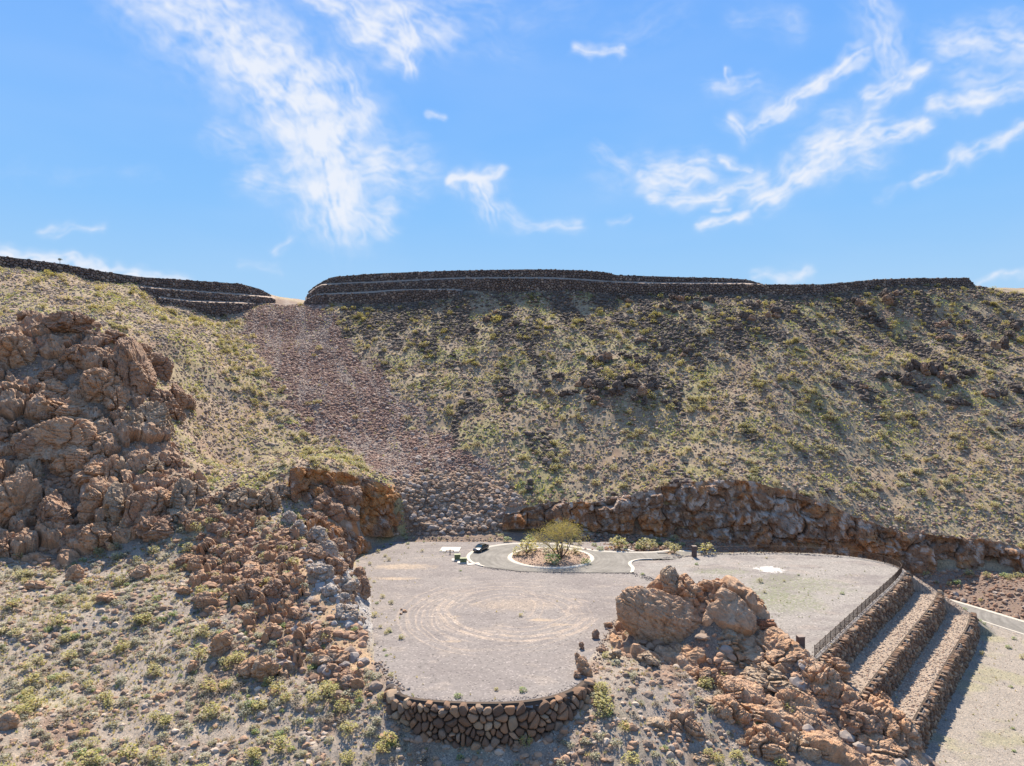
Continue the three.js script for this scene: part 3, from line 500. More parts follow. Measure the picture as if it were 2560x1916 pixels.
function backing(path, thick, drop = 0.4, lift = -0.14) {   // solid earth ribbon behind the stones, gap shade painted into its dark colour
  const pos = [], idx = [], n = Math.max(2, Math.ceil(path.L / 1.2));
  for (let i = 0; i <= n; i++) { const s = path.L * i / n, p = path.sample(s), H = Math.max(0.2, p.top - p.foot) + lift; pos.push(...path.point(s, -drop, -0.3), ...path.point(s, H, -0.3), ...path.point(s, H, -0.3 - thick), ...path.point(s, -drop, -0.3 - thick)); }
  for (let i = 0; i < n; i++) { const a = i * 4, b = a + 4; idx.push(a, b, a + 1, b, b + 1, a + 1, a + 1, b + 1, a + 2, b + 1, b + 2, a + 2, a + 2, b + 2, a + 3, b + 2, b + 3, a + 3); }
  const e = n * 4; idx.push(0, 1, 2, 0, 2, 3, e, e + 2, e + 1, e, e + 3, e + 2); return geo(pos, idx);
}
const stonePaint = painted(0.95), shadedJointEarth = plain([.085, .06, .045]);  // joint earth painted near black for the shade between the stones
const PALE = [[.34, .20, .118], [.28, .165, .10], [.42, .275, .175], [.23, .14, .09], [.34, .24, .17], [.20, .125, .085], [.47, .34, .225]];
const warm = (seed) => { const r = rng(seed); return () => { const c = PALE[Math.floor(r() * PALE.length)], m = 0.68 + 0.34 * r(); return [c[0] * m, c[1] * m, c[2] * m]; }; };
const basalt = (seed) => { const r = rng(seed); return () => { const q = r(), c = q < 0.6 ? [.175, .135, .118] : q < 0.85 ? [.25, .185, .15] : [.34, .265, .21], m = 0.75 + 0.45 * r(); return [c[0] * m, c[1] * m, c[2] * m]; }; };
function buildWall(name, label, group, line, side, { size, seed, paint, batter = 0.5, singles = 300, thick = 1.2, opts = {} }) {
  const path = wallPath(line, side, batter), list = stones(path, size, seed, opts), wall = thing(name, label, 'stone wall', group); orient(list, path);
  put('shaded_earth_core', backing(path, thick), shadedJointEarth, wall);
  const reach = (st) => { const p = path.sample(st.s); return st.area / (p.d * p.d); };
  list.sort((a, b) => reach(b) - reach(a));
  for (const st of list.slice(0, singles)) put('stone', stoneGeo([st], paint), stonePaint, wall);
  if (list.length > singles) tag(put('smaller_stones', stoneGeo(list.slice(singles), paint), stonePaint, wall), '', '', '', 'stuff');
  return wall;
}

// front wall under the pad
{
  const line = spline([[-14.6, 87.6], [-13.6, 85], [-11.5, 83.6], [-8.5, 82.9], [-4, 82.5], [1, 82.8], [5, 84.3], [8, 86.8], [9.7, 89.6]].map(([x, d]) => { const l = Math.hypot(x + 2, d - 94); return [x + (x + 2) / l * 0.45, d + (d - 94) / l * 0.45]; }), 60).map(([x, d]) => { const y = Math.min(-0.5, natural(x * 1.0, d - 0.9)); return [x, d, y - 0.1, 0.25]; });
  buildWall('boulder_wall', 'curved retaining wall of big brown boulders at the rim of the gravel pad', '', line, 1, { size: 0.98, seed: 101, paint: warm(7), batter: 0.7, singles: 300, thick: 0.9, opts: { gap: 0.055, proud: 0.36, jag: 0.26, skip: 0.26, depth: 0.7 } });
}
// three terrace walls below the railing
const offsetEdge = (q) => EDGE.map(([x, d], i) => { const a = EDGE[Math.max(0, i - 1)], b = EDGE[Math.min(EDGE.length - 1, i + 1)], l = Math.hypot(b[0] - a[0], b[1] - a[1]); return [x + (b[1] - a[1]) / l * q, d - (b[0] - a[0]) / l * q]; });
['brown stone terrace wall directly below the railing, highest of three', 'brown stone terrace wall between the highest and lowest terraces', 'brown stone terrace wall rising from the lower gravel lot, lowest of three'].forEach((label, k) => {
  const q0 = TIER.top[k] + 0.1, yTop = -TIER.rise * k + 0.22, yFoot = -TIER.rise * (k + 1);
  const all = offsetEdge(q0).slice(k === 0 ? 6 : 0, CORNER + 4), line = all.map(([x, d], i) => { const out = offsetEdge(q0 + 1.2)[i + (k === 0 ? 6 : 0)], low = graded(out[0], out[1]); return [x, d, Math.min(Math.max(yFoot, low) - 0.15, yTop - 0.3), yTop]; });
  buildWall('terrace_wall', label, 'terrace walls', line, 1, { size: 0.62, seed: 110 + k, paint: warm(17 + k), batter: TIER.batter, singles: 300, thick: 0.5, opts: { gap: 0.045, proud: 0.26, jag: 0.15, skip: 0.22, depth: 0.5 } });
});
// walls along the ridge, with the sloping gravel benches between and behind them
{
  const benchStone = painted(1), toLine = (rows) => rows.map(([vx, top, foot, d]) => { const a = at(vx, top, d), b = at(vx, foot, d); return [a.x, d, b.y - 0.5, a.y]; });
  const say = {
    mainLow: 'lowest dark stone wall of the stepped rampart beside the ridge gap', mainMid: 'longest dark stone wall of the ridge, running from the gap to the far bare slope', mainTop: 'highest dark stone wall of the stepped rampart on the ridge',
    westTop: 'long dark stone wall sloping along the ridge above the rocky crag', westMid: 'short dark stone wall directly under the long sloping ridge wall', westLow: 'lowest short dark stone wall above the scrubby gully head',
  };
  let k = 0;
  for (const key of Object.keys(RIDGE)) buildWall('ridge_wall', say[key], 'walls along the ridge', toLine(RIDGE[key]), 1, { size: 1.2, seed: 130 + k, paint: basalt(50 + k++), batter: 0.6, singles: 60, thick: 1.4, opts: { gap: 0.06, proud: 0.28, jag: 0.2, skip: 0.16, depth: 0.6 } });
  const bench = (name, a, b) => {                     // a ribbon from one line to another: [[x, y, d], ...]
    const pos = [], col = [], idx = [], rows = 5;
    a.forEach((p, i) => { for (let j = 0; j <= rows; j++) { const t = j / rows, q = b[i], x = p[0] + (q[0] - p[0]) * t, y = p[1] + (q[1] - p[1]) * t, d = p[2] + (q[2] - p[2]) * t, m = 1 + 0.5 * n3(x / 1.1, y, d / 1.1); pos.push(x, y + 0.12 * n3(x, y, d), -d); col.push(.46 * m, .355 * m, .28 * m); } });
    for (let i = 0; i < a.length - 1; i++) for (let j = 0; j < rows; j++) { const u = i * (rows + 1) + j, v = u + rows + 1; idx.push(u, v, u + 1, v, v + 1, u + 1); }
    tag(put(name, geo(pos, idx, col), benchStone), '', '', '', 'structure');
  };
  const dense = (rows, n) => { const out = []; for (let i = 0; i < n; i++) { const u = i / (n - 1) * (rows.length - 1), k = Math.min(rows.length - 2, Math.floor(u)), t = u - k; out.push(rows[k].map((v, c) => v + (rows[k + 1][c] - v) * t)); } return out; };
  const find = (rows, vx) => { let k = 0; while (k < rows.length - 2 && rows[k + 1][0] < vx) k++; const t = clamp((vx - rows[k][0]) / (rows[k + 1][0] - rows[k][0]), -0.1, 1.1); return rows[k].map((v, c) => v + (rows[k + 1][c] - v) * t); };
  const between = (lower, upper) => { const L = dense(RIDGE[lower], 70); bench('gravel_bench', L.map(([vx, top, , d]) => { const p = at(vx, top + 0.5, d); return [p.x, p.y, d + 0.5]; }), L.map(([vx]) => { const [, , foot, d] = find(RIDGE[upper], vx), p = at(vx, foot - 0.6, d); return [p.x, p.y, d + 0.9]; })); };
  between('mainLow', 'mainMid');
  { const U = dense(RIDGE.mainTop, 90); bench('gravel_bench', U.map(([vx]) => { const [, top, , d] = find(RIDGE.mainMid, vx), p = at(vx, top + 0.6, d); return [p.x, p.y, d + 0.4]; }), U.map(([vx, , foot, d]) => { const p = at(vx, foot - 0.4, d); return [p.x, p.y, d + 0.6]; })); }
  between('westMid', 'westTop'); between('westLow', 'westMid');
  for (const key of ['mainTop', 'mainMid', 'westTop']) { const U = dense(RIDGE[key], 90); bench('ridge_plateau', U.map(([vx, top, , d]) => { const p = at(vx, top + 0.5, d); return [p.x, p.y, d + 0.4]; }), U.map(([vx, top, , d]) => { const p = at(vx, top, d); return [p.x * 1.16, p.y + (key === 'mainMid' ? 0.4 : 1.0), d * 1.16]; })); }
}

// ------------------------------------------------------------------ bedrock: cliffs and outcrops
const RUST = [.52, .235, .09], UMBER = [.31, .185, .115], OCHRE = [.54, .33, .16], CHALK = [.62, .53, .46], SLATE = [.34, .285, .245], TAN = [.54, .35, .225];
// a cliff: rows of [x, d, yFoot, yCrest], leaning back, broken into blocks
function cliffGeo(rows, { seed, lean = 0.28, su = 0.24, nv = 64, roll = 4, blocks = 1, colors }) {
  const path = wallPath(rows, 1, 0), nu = Math.ceil(path.L / su), pos = [], col = [], idx = [], ext = 10, o = seed * 13.7;
  for (let i = 0; i <= nu; i++) {
    const s = path.L * i / nu, p = path.sample(s); p.top += 0.9 * fbm2(s / 6 + seed, 1.5, 3) + 0.5 * fbm2(s / 1.6, seed, 2); const end = sstep(0, 5, s) * sstep(0, 5, path.L - s);
    for (let j = 0; j <= nv + ext; j++) {
      const t = Math.min(1, j / nv), over = Math.max(0, j - nv) / ext; let y = p.foot + (p.top - p.foot) * t, back = lean * (y - p.foot) + over * roll;
      let x = p.x - p.nx * back, d = p.d - p.nd * back;
      const q = [x + o, y * 0.8, d]; let out = 0;
      const w1 = worley(q[0] / 5.5 + 0.5 * n3(q[0] / 3, q[1] / 3, q[2] / 3), q[1] / 6.5, q[2] / 5.5); out += (w1.id - 0.5) * 2.6; out -= 0.7 * sstep(0.10, 0.0, w1.f2 - w1.f1);
      const w2 = worley(q[0] / 1.9 + 0.3 * n3(q[0], q[1], q[2]), q[1] / 2.4 + 7, q[2] / 1.9); out += (w2.id - 0.5) * 0.95; out -= 0.3 * sstep(0.12, 0, w2.f2 - w2.f1);
      out += 1.1 * fbm3(q[0] / 4, q[1] / 9, q[2] / 4, 3) + 0.35 * fbm3(q[0] / 0.9, q[1] / 0.8, q[2] / 0.9, 2);
      out += 1.0 * sstep(-0.08, 0.08, n3(q[0] / 7, y / 2.6 + 0.3 * n3(q[0] / 2, y, q[2] / 2), q[2] / 7)) - 0.5;
      out *= blocks * end * (1 - over) * (0.35 + 0.65 * sstep(0, 0.15, t)) * (0.5 + 0.5 * sstep(1, 0.85, t));
      x += p.nx * out + 0.05 * (hash3(i, j, 1) - 0.5); d += p.nd * out + 0.22 * (hash3(i, j, 2) - 0.5);
      if (over > 0) { const g = ground(x, d); y = Math.min(y + 0.3, y + (g - y) * over + (over < 1 ? 0.25 * n3(x, y, d) : -0.4)); if (over < 0.99) y = Math.max(y, g + 0.02); }
      else y += 0.5 * fbm3(q[0] / 2, q[1] / 2, q[2] / 2, 2) * (t > 0.9 ? 0.5 : 1) * (t > 0.02 ? 1 : 0);
      pos.push(x, y, -d); col.push(...colors(x, y, d, t, over));
    }
  }
  const n = nv + ext + 1; for (let i = 0; i < nu; i++) for (let j = 0; j < n - 1; j++) { const a = i * n + j, b = a + n; idx.push(a, b, a + 1, b, b + 1, a + 1); }
  return skinUV(geo(pos, idx, col));
}
const rockBump = (() => {                              // weathered rock skin: pits, seams and ledges, about 4 m to the tile
  const S = 512, data = new Uint8Array(S * S * 4), per = (x, y, f) => { const a = x / S * 6.28318, b = y / S * 6.28318, R = f / 6.28318; return n3(Math.cos(a) * R + 3, Math.sin(a) * R + Math.cos(b) * R, Math.sin(b) * R + 9); };
  for (let y = 0; y < S; y++) for (let x = 0; x < S; x++) { let v = 0.5 + 0.30 * per(x, y, 9) + 0.22 * per(x, y + 40, 22) + 0.16 * per(x + 9, y, 52); v -= 0.35 * sstep(0.10, 0, Math.abs(per(x + 70, y * 1, 13))); const o = (y * S + x) * 4, q = 255 * clamp(v); data[o] = data[o + 1] = data[o + 2] = q; data[o + 3] = 255; }
  const t = new THREE.DataTexture(data, S, S, THREE.RGBAFormat); t.wrapS = t.wrapT = THREE.RepeatWrapping; t.magFilter = THREE.LinearFilter; t.needsUpdate = true; return t;
})();
const rockPaint = painted(0.95, { bumpMap: rockBump, bumpScale: 0.2, flatShading: true });
const skinUV = (g) => { const p = g.attributes.position, uv = new Float32Array(p.count * 2); for (let i = 0; i < p.count; i++) { const x = p.getX(i), y = p.getY(i), z = p.getZ(i); uv[i * 2] = (x * 0.86 + z * 0.5) / 4; uv[i * 2 + 1] = (y * 0.9 - z * 0.45 + x * 0.12) / 4; } g.setAttribute('uv', new THREE.BufferAttribute(uv, 2)); return g; };
const cutColors = (chalk) => (x, y, d, t, over) => {
  const a = fbm3(x / 6, y / 5, d / 6, 4), b = fbm3(x / 1.7, y / 2.4, d / 1.7, 4), c = fbm3(x / 0.8, y / 0.8, d / 0.8, 2);
  let k = lerp3(UMBER, RUST, sstep(-0.12, 0.22, a + 0.4 * b)); k = lerp3(k, OCHRE, 0.55 * sstep(0.08, 0.4, fbm3(x / 3 + 9, y / 3, d / 3, 3)));
  k = lerp3(k, CHALK, 0.85 * sstep(0.10, 0.30, b + chalk * (0.1 + 0.5 * fbm3(x / 13 + 4, y / 9, d / 13, 2)))); k = lerp3(k, SLATE, 0.8 * sstep(0.16, 0.32, fbm3(x / 4 + 50, y / 3, d / 4, 3)));
  if (over > 0.5) k = lerp3(k, [.36, .31, .25], sstep(0.5, 0.9, over));
  const m = 1 + 0.4 * c; return [k[0] * m, k[1] * m, k[2] * m];
};
const asRows = (list, leanK = 0.28) => list.map(([vx, foot, d, crest]) => { const a = at(vx, foot, d), H = (foot - crest) / 1555 * d, b = at(vx, crest, d + leanK * H); return [a.x, d, a.y - 1.5, b.y]; });
const fine = (rows, n) => { const c = new THREE.CatmullRomCurve3(rows.map((r) => new THREE.Vector3(r[0], r[1], r[2])), false, 'centripetal'), e = new THREE.CatmullRomCurve3(rows.map((r) => new THREE.Vector3(r[0], r[1], r[3])), false, 'centripetal'); const out = []; for (let i = 0; i <= n; i++) { const p = c.getPoint(i / n), q = e.getPoint(i / n); out.push([p.x, p.y, p.z, q.z]); } return out; };
tag(put('road_cut_cliff', cliffGeo(fine(asRows(CUT), 60), { seed: 3, su: 0.24, nv: 62, colors: cutColors(0.8) }), rockPaint), 'long rust brown blasted rock cut streaked with white beside the road', 'cliff', '', 'thing');
tag(put('orange_cliff', cliffGeo(fine(asRows([[628, 1062, 149, 1012], [650, 1085, 150, 1006], [690, 1118, 154, 1012], [740, 1135, 159, 1020], [800, 1145, 164, 1037], [850, 1146, 169, 1053], [884, 1128, 175, 1074]], 0.2), 40), { seed: 9, su: 0.2, nv: 64, lean: 0.2, roll: 3, blocks: 0.95, colors: (x, y, d, t, over) => { const c = cutColors(-0.1)(x, y, d, t, over); return lerp3(c, [.62, .29, .085], 0.6 * sstep(0.0, 0.25, fbm3(x / 5, y / 7, d / 5, 3) + 0.1)); } }), rockPaint), 'orange brown rock cliff beside the boulder rubble pile', 'cliff', '', 'thing');
tag(put('brown_bluff', cliffGeo(fine(asRows([[672, 1165, 137, 1122], [700, 1195, 141, 1118], [735, 1214, 146, 1128], [770, 1216, 151, 1142], [798, 1200, 157, 1162], [806, 1180, 161, 1172]], 0.25), 34), { seed: 15, su: 0.18, nv: 50, lean: 0.25, roll: 3, blocks: 0.6, colors: cutColors(0.1) }), rockPaint), 'small brown bluff between the orange cliff and the grey cut bank', 'cliff', '', 'thing');

// a weathered boulder: rounded block with flattened sides, bedding grooves and cracks
function boulderGeo(rx, ry, rz, seed, { edge = 0.17, planes = 9, crack = 1, strata = 1, tone = 'warm', round = 0.5, maxN = 26, column = 0.30 } = {}) {
  const r = rng(seed * 7 + 3), mean = (rx + ry + rz) / 3, n = clamp(Math.round(1.05 * Math.max(rx, ry, rz) / edge), 5, maxN);
  let g = new THREE.IcosahedronGeometry(1, n); g.deleteAttribute('normal'); g.deleteAttribute('uv'); g = mergeVertices(g, 1e-4);
  const P = []; for (let k = 0; k < planes; k++) { const z = r() * 2 - 1, a = r() * 6.283, q = Math.sqrt(1 - z * z); P.push([q * Math.cos(a), z, q * Math.sin(a), 0.62 + 0.3 * r()]); }
  const ax = (r() - 0.5) * 0.5, az = (r() - 0.5) * 0.5, o = seed * 31.7, pos = g.attributes.position, col = new Float32Array(pos.count * 3), fs = 1.15 / Math.max(0.8, Math.sqrt(mean));
  const tones = { warm: [TAN, [.56, .325, .18], [.38, .235, .15], [.56, .42, .30]], red: [[.33, .14, .075], [.38, .17, .085], [.29, .125, .07], [.35, .17, .10]], dark: [[.15, .115, .095], [.20, .14, .11], [.11, .088, .076], [.25, .195, .155]], grey: [[.42, .315, .22], [.48, .37, .265], [.43, .27, .16], [.36, .275, .205]], pale: [[.46, .40, .345], [.40, .33, .27], [.40, .25, .15], [.54, .48, .43]], umber: [[.40, .25, .165], [.46, .28, .17], [.29, .185, .13], [.50, .37, .27]] }[tone];
  for (let i = 0; i < pos.count; i++) {
    let x = pos.getX(i), y = pos.getY(i), z = pos.getZ(i), k = 1;
    for (const [a, b, c, h] of P) { const dt = a * x + b * y + c * z; if (dt > 0.05) { const lim = h / dt; if (lim < k) k = lim; else k = Math.min(k, k - 0.5 * Math.max(0, 0.12 - (lim - k)) ** 2 / 0.24 * 2); } }
    k = k * (1 - round * 0.2) + round * 0.2;
    x *= rx * k; y *= ry * k; z *= rz * k;
    const X = x + o, Y = y, Z = z + o * 0.7, u = Y + ax * X + az * Z;
    let dsp = 0.34 * fbm3(X * 0.45, Y * 0.45, Z * 0.45, 3) * Math.min(1.2, mean * 0.5) + 0.26 * fbm3(X * 1.5, Y * 1.7, Z * 1.5, 3) * Math.min(1, mean * 0.6) + 0.16 * (0.35 - Math.abs(n3(X * 1.1 + 5, Y * 1.3, Z * 1.1))) * Math.min(1, mean);
    { const w = worley(X * 1.15, Y * 0.95, Z * 1.15); dsp += 0.20 * (w.id - 0.5) * Math.min(1, mean * 0.6) - 0.12 * sstep(0.14, 0, w.f2 - w.f1); }
    if (strata) { const b = n3(X * 0.22, u * 1.25 + 0.5 * n3(X * 0.5, Y * 0.5, Z * 0.5), Z * 0.22); dsp -= strata * 0.22 * sstep(0.14, 0.0, Math.abs(b)) * Math.min(1, mean * 0.5); }
    if (crack) { const w = worley(X * 0.42 * fs + 0.25 * n3(X * 0.6, Y * 0.6, Z * 0.6), Y * column * fs, Z * 0.42 * fs); dsp -= crack * 0.45 * sstep(0.11, 0.0, w.f2 - w.f1) * Math.min(1, mean * 0.4); dsp += 0.22 * (w.id - 0.5) * Math.min(1, mean * 0.5); }
    const l = Math.hypot(x, y, z) || 1, f = 1 + dsp / l * 1.0; x *= f; y *= f; z *= f; pos.setXYZ(i, x, y, z);
    const a = fbm3(X * 0.35 + 3, Y * 0.5, Z * 0.35, 3), b = fbm3(X * 0.9, Y * 2.0, Z * 0.9 + 7, 3), c = n3(X * 2.6, Y * 2.6, Z * 2.6);
    let q = lerp3(tones[0], tones[1], sstep(-0.1, 0.25, a)); q = lerp3(q, tones[2], 0.8 * sstep(0.02, 0.3, b)); q = lerp3(q, tones[3], 0.8 * sstep(0.1, 0.32, fbm3(X * 0.6 + 20, Y * 0.6, Z * 0.6, 3)));
    const m = 1 + 0.22 * c; col[i * 3] = q[0] * m; col[i * 3 + 1] = q[1] * m; col[i * 3 + 2] = q[2] * m;
  }
  g.setAttribute('color', new THREE.BufferAttribute(col, 3)); g.computeVertexNormals(); return skinUV(g);
}
let rockSeed = 1;
const lookOf = (w, h, d) => { const m = Math.max(w, h) * d / 1800; return (m > 9 ? 'huge ' : m > 5.5 ? 'large ' : m < 2.6 ? 'small ' : '') + (h > w * 1.45 ? 'upright ' : w > h * 1.5 ? 'broad ' : ''); };
// a rock read from the photograph: centre, width and height in its pixels; its distance is where it stands on the ground
function rock(name, label, group, sx, sy, w, h, { d, tilt = 0, deep = 0.9, tone = 'warm', sink = 0.25, turn, category = 'rock', grow = 1, ...o } = {}) {
  const seed = ++rockSeed, r = rng(seed + 500), dist = d ? Math.min(d, hit(sx, sy + h * 0.25) + 1.2) : hit(sx, sy + h * 0.3), rx = w / 2 * dist / 1800, ry = h / 2 * dist / 1800, rz = (rx + ry) / 2 * deep;
  const c = atS(sx, sy, dist + rz * (0.2 + sink));
  const m = put(name, boulderGeo(rx * 1.09 * grow, ry * 1.12 * grow, rz * 1.15 * grow, seed, { tone, edge: dist < 125 ? 0.15 : 0.21, ...o }), rockPaint);
  m.position.set(c.x, c.y, -c.d); m.rotation.set(-0.15, turn ?? (r() - 0.5) * 0.5, -tilt * Math.PI / 180); tag(m, label, category, group, 'thing'); return m;
}
// bedrock showing through: a sheet of broken blocks laid over the slope, diving under it at its rim
function bedrock(name, label, x0, x1, d0, d1, step, mask, { amp = 1, tones, seed, ex = 3.2, ey = 5.5, small = 1 }) {
  const nx = Math.round((x1 - x0) / step), nd = Math.round((d1 - d0) / step), pos = [], col = [], idx = [], id = new Int32Array((nx + 1) * (nd + 1)).fill(-1);
  for (let j = 0; j <= nd; j++) for (let i = 0; i <= nx; i++) {
    let x = x0 + i * step, d = d0 + j * step; const m = mask(x, d); if (m < 0.02) continue;
    let y = ground(x, d); const e = 1.2, gx = (ground(x + e, d) - ground(x - e, d)) / (2 * e), gd = (ground(x, d + e) - ground(x, d - e)) / (2 * e), l = Math.hypot(gx, gd, 1), X = x + seed * 9, Y = y, Z = d;
    const a = worley(X / ex + 0.35 * n3(X / 2, Y / 2, Z / 2), Y / ey, Z / ex); let o = (a.id - 0.35) * 2.2 - 2.0 * sstep(0.13, 0, a.f2 - a.f1) + 1.6 * (0.45 - a.f1 * a.f1);
    const b = worley(X / 1.25 + 0.3 * n3(X, Y, Z), Y / 1.7, Z / 1.25 + 3); o += small * ((b.id - 0.5) * 0.75 - 0.4 * sstep(0.15, 0, b.f2 - b.f1));
    o += 0.8 * fbm3(X / 3, Y / 3, Z / 3, 3) + 0.3 * fbm3(X * 1.3, Y * 1.6, Z * 1.3, 2); o = o * amp * sstep(0, 0.5, m) - 0.9 * sstep(0.45, 0.02, m);
    x += -gx / l * o; d += -gd / l * o; y += o / l;
    const p = fbm3(X / 5, Y / 4, Z / 5, 3), q = fbm3(X / 1.4, Y / 2.4, Z / 1.4, 3); let c = lerp3(tones[0], tones[1], sstep(-0.15, 0.2, p)); c = lerp3(c, tones[2], 0.8 * sstep(0.03, 0.28, q)); c = lerp3(c, tones[3], 0.7 * sstep(0.12, 0.32, fbm3(X / 2.5 + 9, Y / 2.5, Z / 2.5, 3)));
    const k = 1 + 0.25 * n3(X * 2, Y * 2, Z * 2); id[j * (nx + 1) + i] = pos.length / 3; pos.push(x, y, -d); col.push(c[0] * k, c[1] * k, c[2] * k);
  }
  for (let j = 0; j < nd; j++) for (let i = 0; i < nx; i++) { const a = id[j * (nx + 1) + i], b = id[j * (nx + 1) + i + 1], c = id[(j + 1) * (nx + 1) + i], e = id[(j + 1) * (nx + 1) + i + 1]; if (a >= 0 && b >= 0 && c >= 0) idx.push(a, b, c); if (b >= 0 && c >= 0 && e >= 0) idx.push(b, e, c); }
  return tag(put(name, skinUV(geo(pos, idx, col)), rockPaint), label, 'rock outcrop', '', 'thing');
}
bedrock('crag_bedrock', 'broken brown bedrock face that the stacked crag rocks sit in', -150, -52, 122, 186, 0.26, (x, d) => outcropMask(x, d), { amp: 1.5, ex: 4.4, ey: 10, small: 0.6, seed: 2, tones: [TAN, [.44, .28, .18], [.34, .225, .155], [.52, .41, .32]] });
bedrock('knoll_bedrock', 'low brown bedrock of the knoll in front of the terraces', 14, 60, 78, 122, 0.16, (x, d) => knollMask(x, d) * sstep(-0.3, -1.2, GD(x, d)), { amp: 1.0, seed: 5, ex: 6, ey: 7, small: 0.3, tones: [TAN, [.55, .33, .19], [.40, .25, .16], [.56, .43, .32]] });
bedrock('spur_bedrock', 'jagged brown bedrock rib along the near spur', -70, -12, 84, 146, 0.2, (x, d) => spurMask(x, d) * sstep(-2, -4, GD(x, d)) * sstep(0.0, 0.3, fbm2(x / 4 + 3, d / 4, 3) + 0.12) * (1 - beigeMask(x, d)), { amp: 0.95, seed: 8, ex: 2.0, ey: 2.6, tones: [[.44, .27, .165], [.50, .30, .17], [.33, .21, .14], [.52, .40, .29]] });
// west crag: [x, y, w, h, tilt, tone]
const CRAG = [
  [32, 894, 92, 100, 0, 'warm'], [177, 815, 125, 60, 8, 'umber'], [76, 796, 54, 32, 0, 'umber'], [209, 897, 108, 66, 5, 'umber'], [335, 932, 74, 158, -18, 'umber'], [300, 945, 38, 112, -14, 'umber'], [259, 977, 76, 104, 0, 'warm'], [286, 1005, 40, 92, -10, 'warm'], [133, 986, 70, 58, 0, 'warm'], [155, 1032, 108, 78, 6, 'warm'], [127, 943, 52, 48, 0, 'umber'],
  [342, 885, 60, 66, -14, 'umber'], [392, 925, 62, 66, -20, 'umber'], [408, 1008, 44, 74, -8, 'umber'], [443, 996, 40, 66, -6, 'umber'], [364, 906, 40, 60, -12, 'umber'], [285, 850, 54, 38, 6, 'umber'], [437, 1040, 44, 38, 0, 'umber'], [240, 850, 60, 40, 6, 'umber'], [470, 1010, 30, 50, 0, 'umber'],
  [332, 1075, 60, 86, 4, 'grey'], [388, 1056, 82, 92, -10, 'grey'], [253, 1075, 46, 44, 0, 'grey'], [270, 1103, 60, 46, 0, 'grey'], [365, 1088, 30, 32, 0, 'grey'],
  [150, 1106, 168, 128, 0, 'warm'], [85, 1118, 54, 96, 4, 'umber'], [222, 1113, 76, 66, -8, 'warm'], [115, 1060, 60, 50, 0, 'umber'], [190, 1165, 90, 80, 0, 'warm'],
  [234, 1196, 74, 84, 0, 'warm'], [279, 1190, 38, 84, 0, 'warm'], [305, 1183, 34, 76, -6, 'grey'], [294, 1236, 44, 42, 0, 'warm'], [250, 1262, 60, 126, 0, 'warm'], [304, 1280, 52, 126, -4, 'grey'], [316, 1330, 44, 60, 0, 'grey'], [258, 1140, 60, 40, 0, 'warm'],
  [396, 1209, 72, 48, 4, 'warm'], [389, 1268, 84, 76, 0, 'warm'], [389, 1325, 88, 66, 0, 'umber'], [443, 1212, 44, 44, 0, 'grey'], [456, 1252, 54, 88, -8, 'grey'], [443, 1290, 44, 44, 0, 'grey'], [350, 1290, 40, 120, 0, 'umber'],
  [259, 1348, 104, 74, 8, 'warm'], [190, 1357, 80, 72, 0, 'umber'], [44, 1287, 74, 182, 10, 'warm'], [82, 1208, 60, 98, -12, 'grey'], [10, 1095, 50, 66, 0, 'umber'], [47, 1080, 56, 54, 0, 'umber'], [8, 1206, 34, 96, 0, 'warm'], [140, 1300, 90, 110, 0, 'umber'], [20, 1370, 60, 60, 0, 'umber'], [15, 1020, 60, 50, 0, 'umber'],
  [433, 1161, 38, 38, 0, 'umber'], [380, 1175, 60, 44, 0, 'grey'], [350, 1150, 60, 30, 8, 'grey'], [497, 1224, 44, 46, 0, 'grey'], [620, 1259, 80, 70, 10, 'grey'], [668, 1259, 52, 66, 8, 'grey'], [582, 1222, 38, 26, 0, 'umber'], [560, 1250, 40, 40, 0, 'grey'], [705, 1235, 50, 40, 10, 'grey'],
];
CRAG.forEach(([x, y, w, h, tilt, tone]) => rock('crag_rock', `${lookOf(w, h, 145)}${{ warm: 'tan brown', umber: 'dark brown', grey: 'grey brown' }[tone]} rock ${y < 920 ? 'at the crest' : y < 1060 ? 'on the upper face' : y < 1200 ? 'halfway up the face' : y < 1300 ? 'on the lower face' : 'at the foot'} of the stacked crag`, 'rocks of the stacked crag', x, y, w, h, { tilt, tone, deep: 1.2, sink: 0.45, crack: 2.2, strata: 1.6, grow: 1.15, planes: 11, round: 0.15, column: h > w * 1.2 ? 0.1 : 0.2 }));
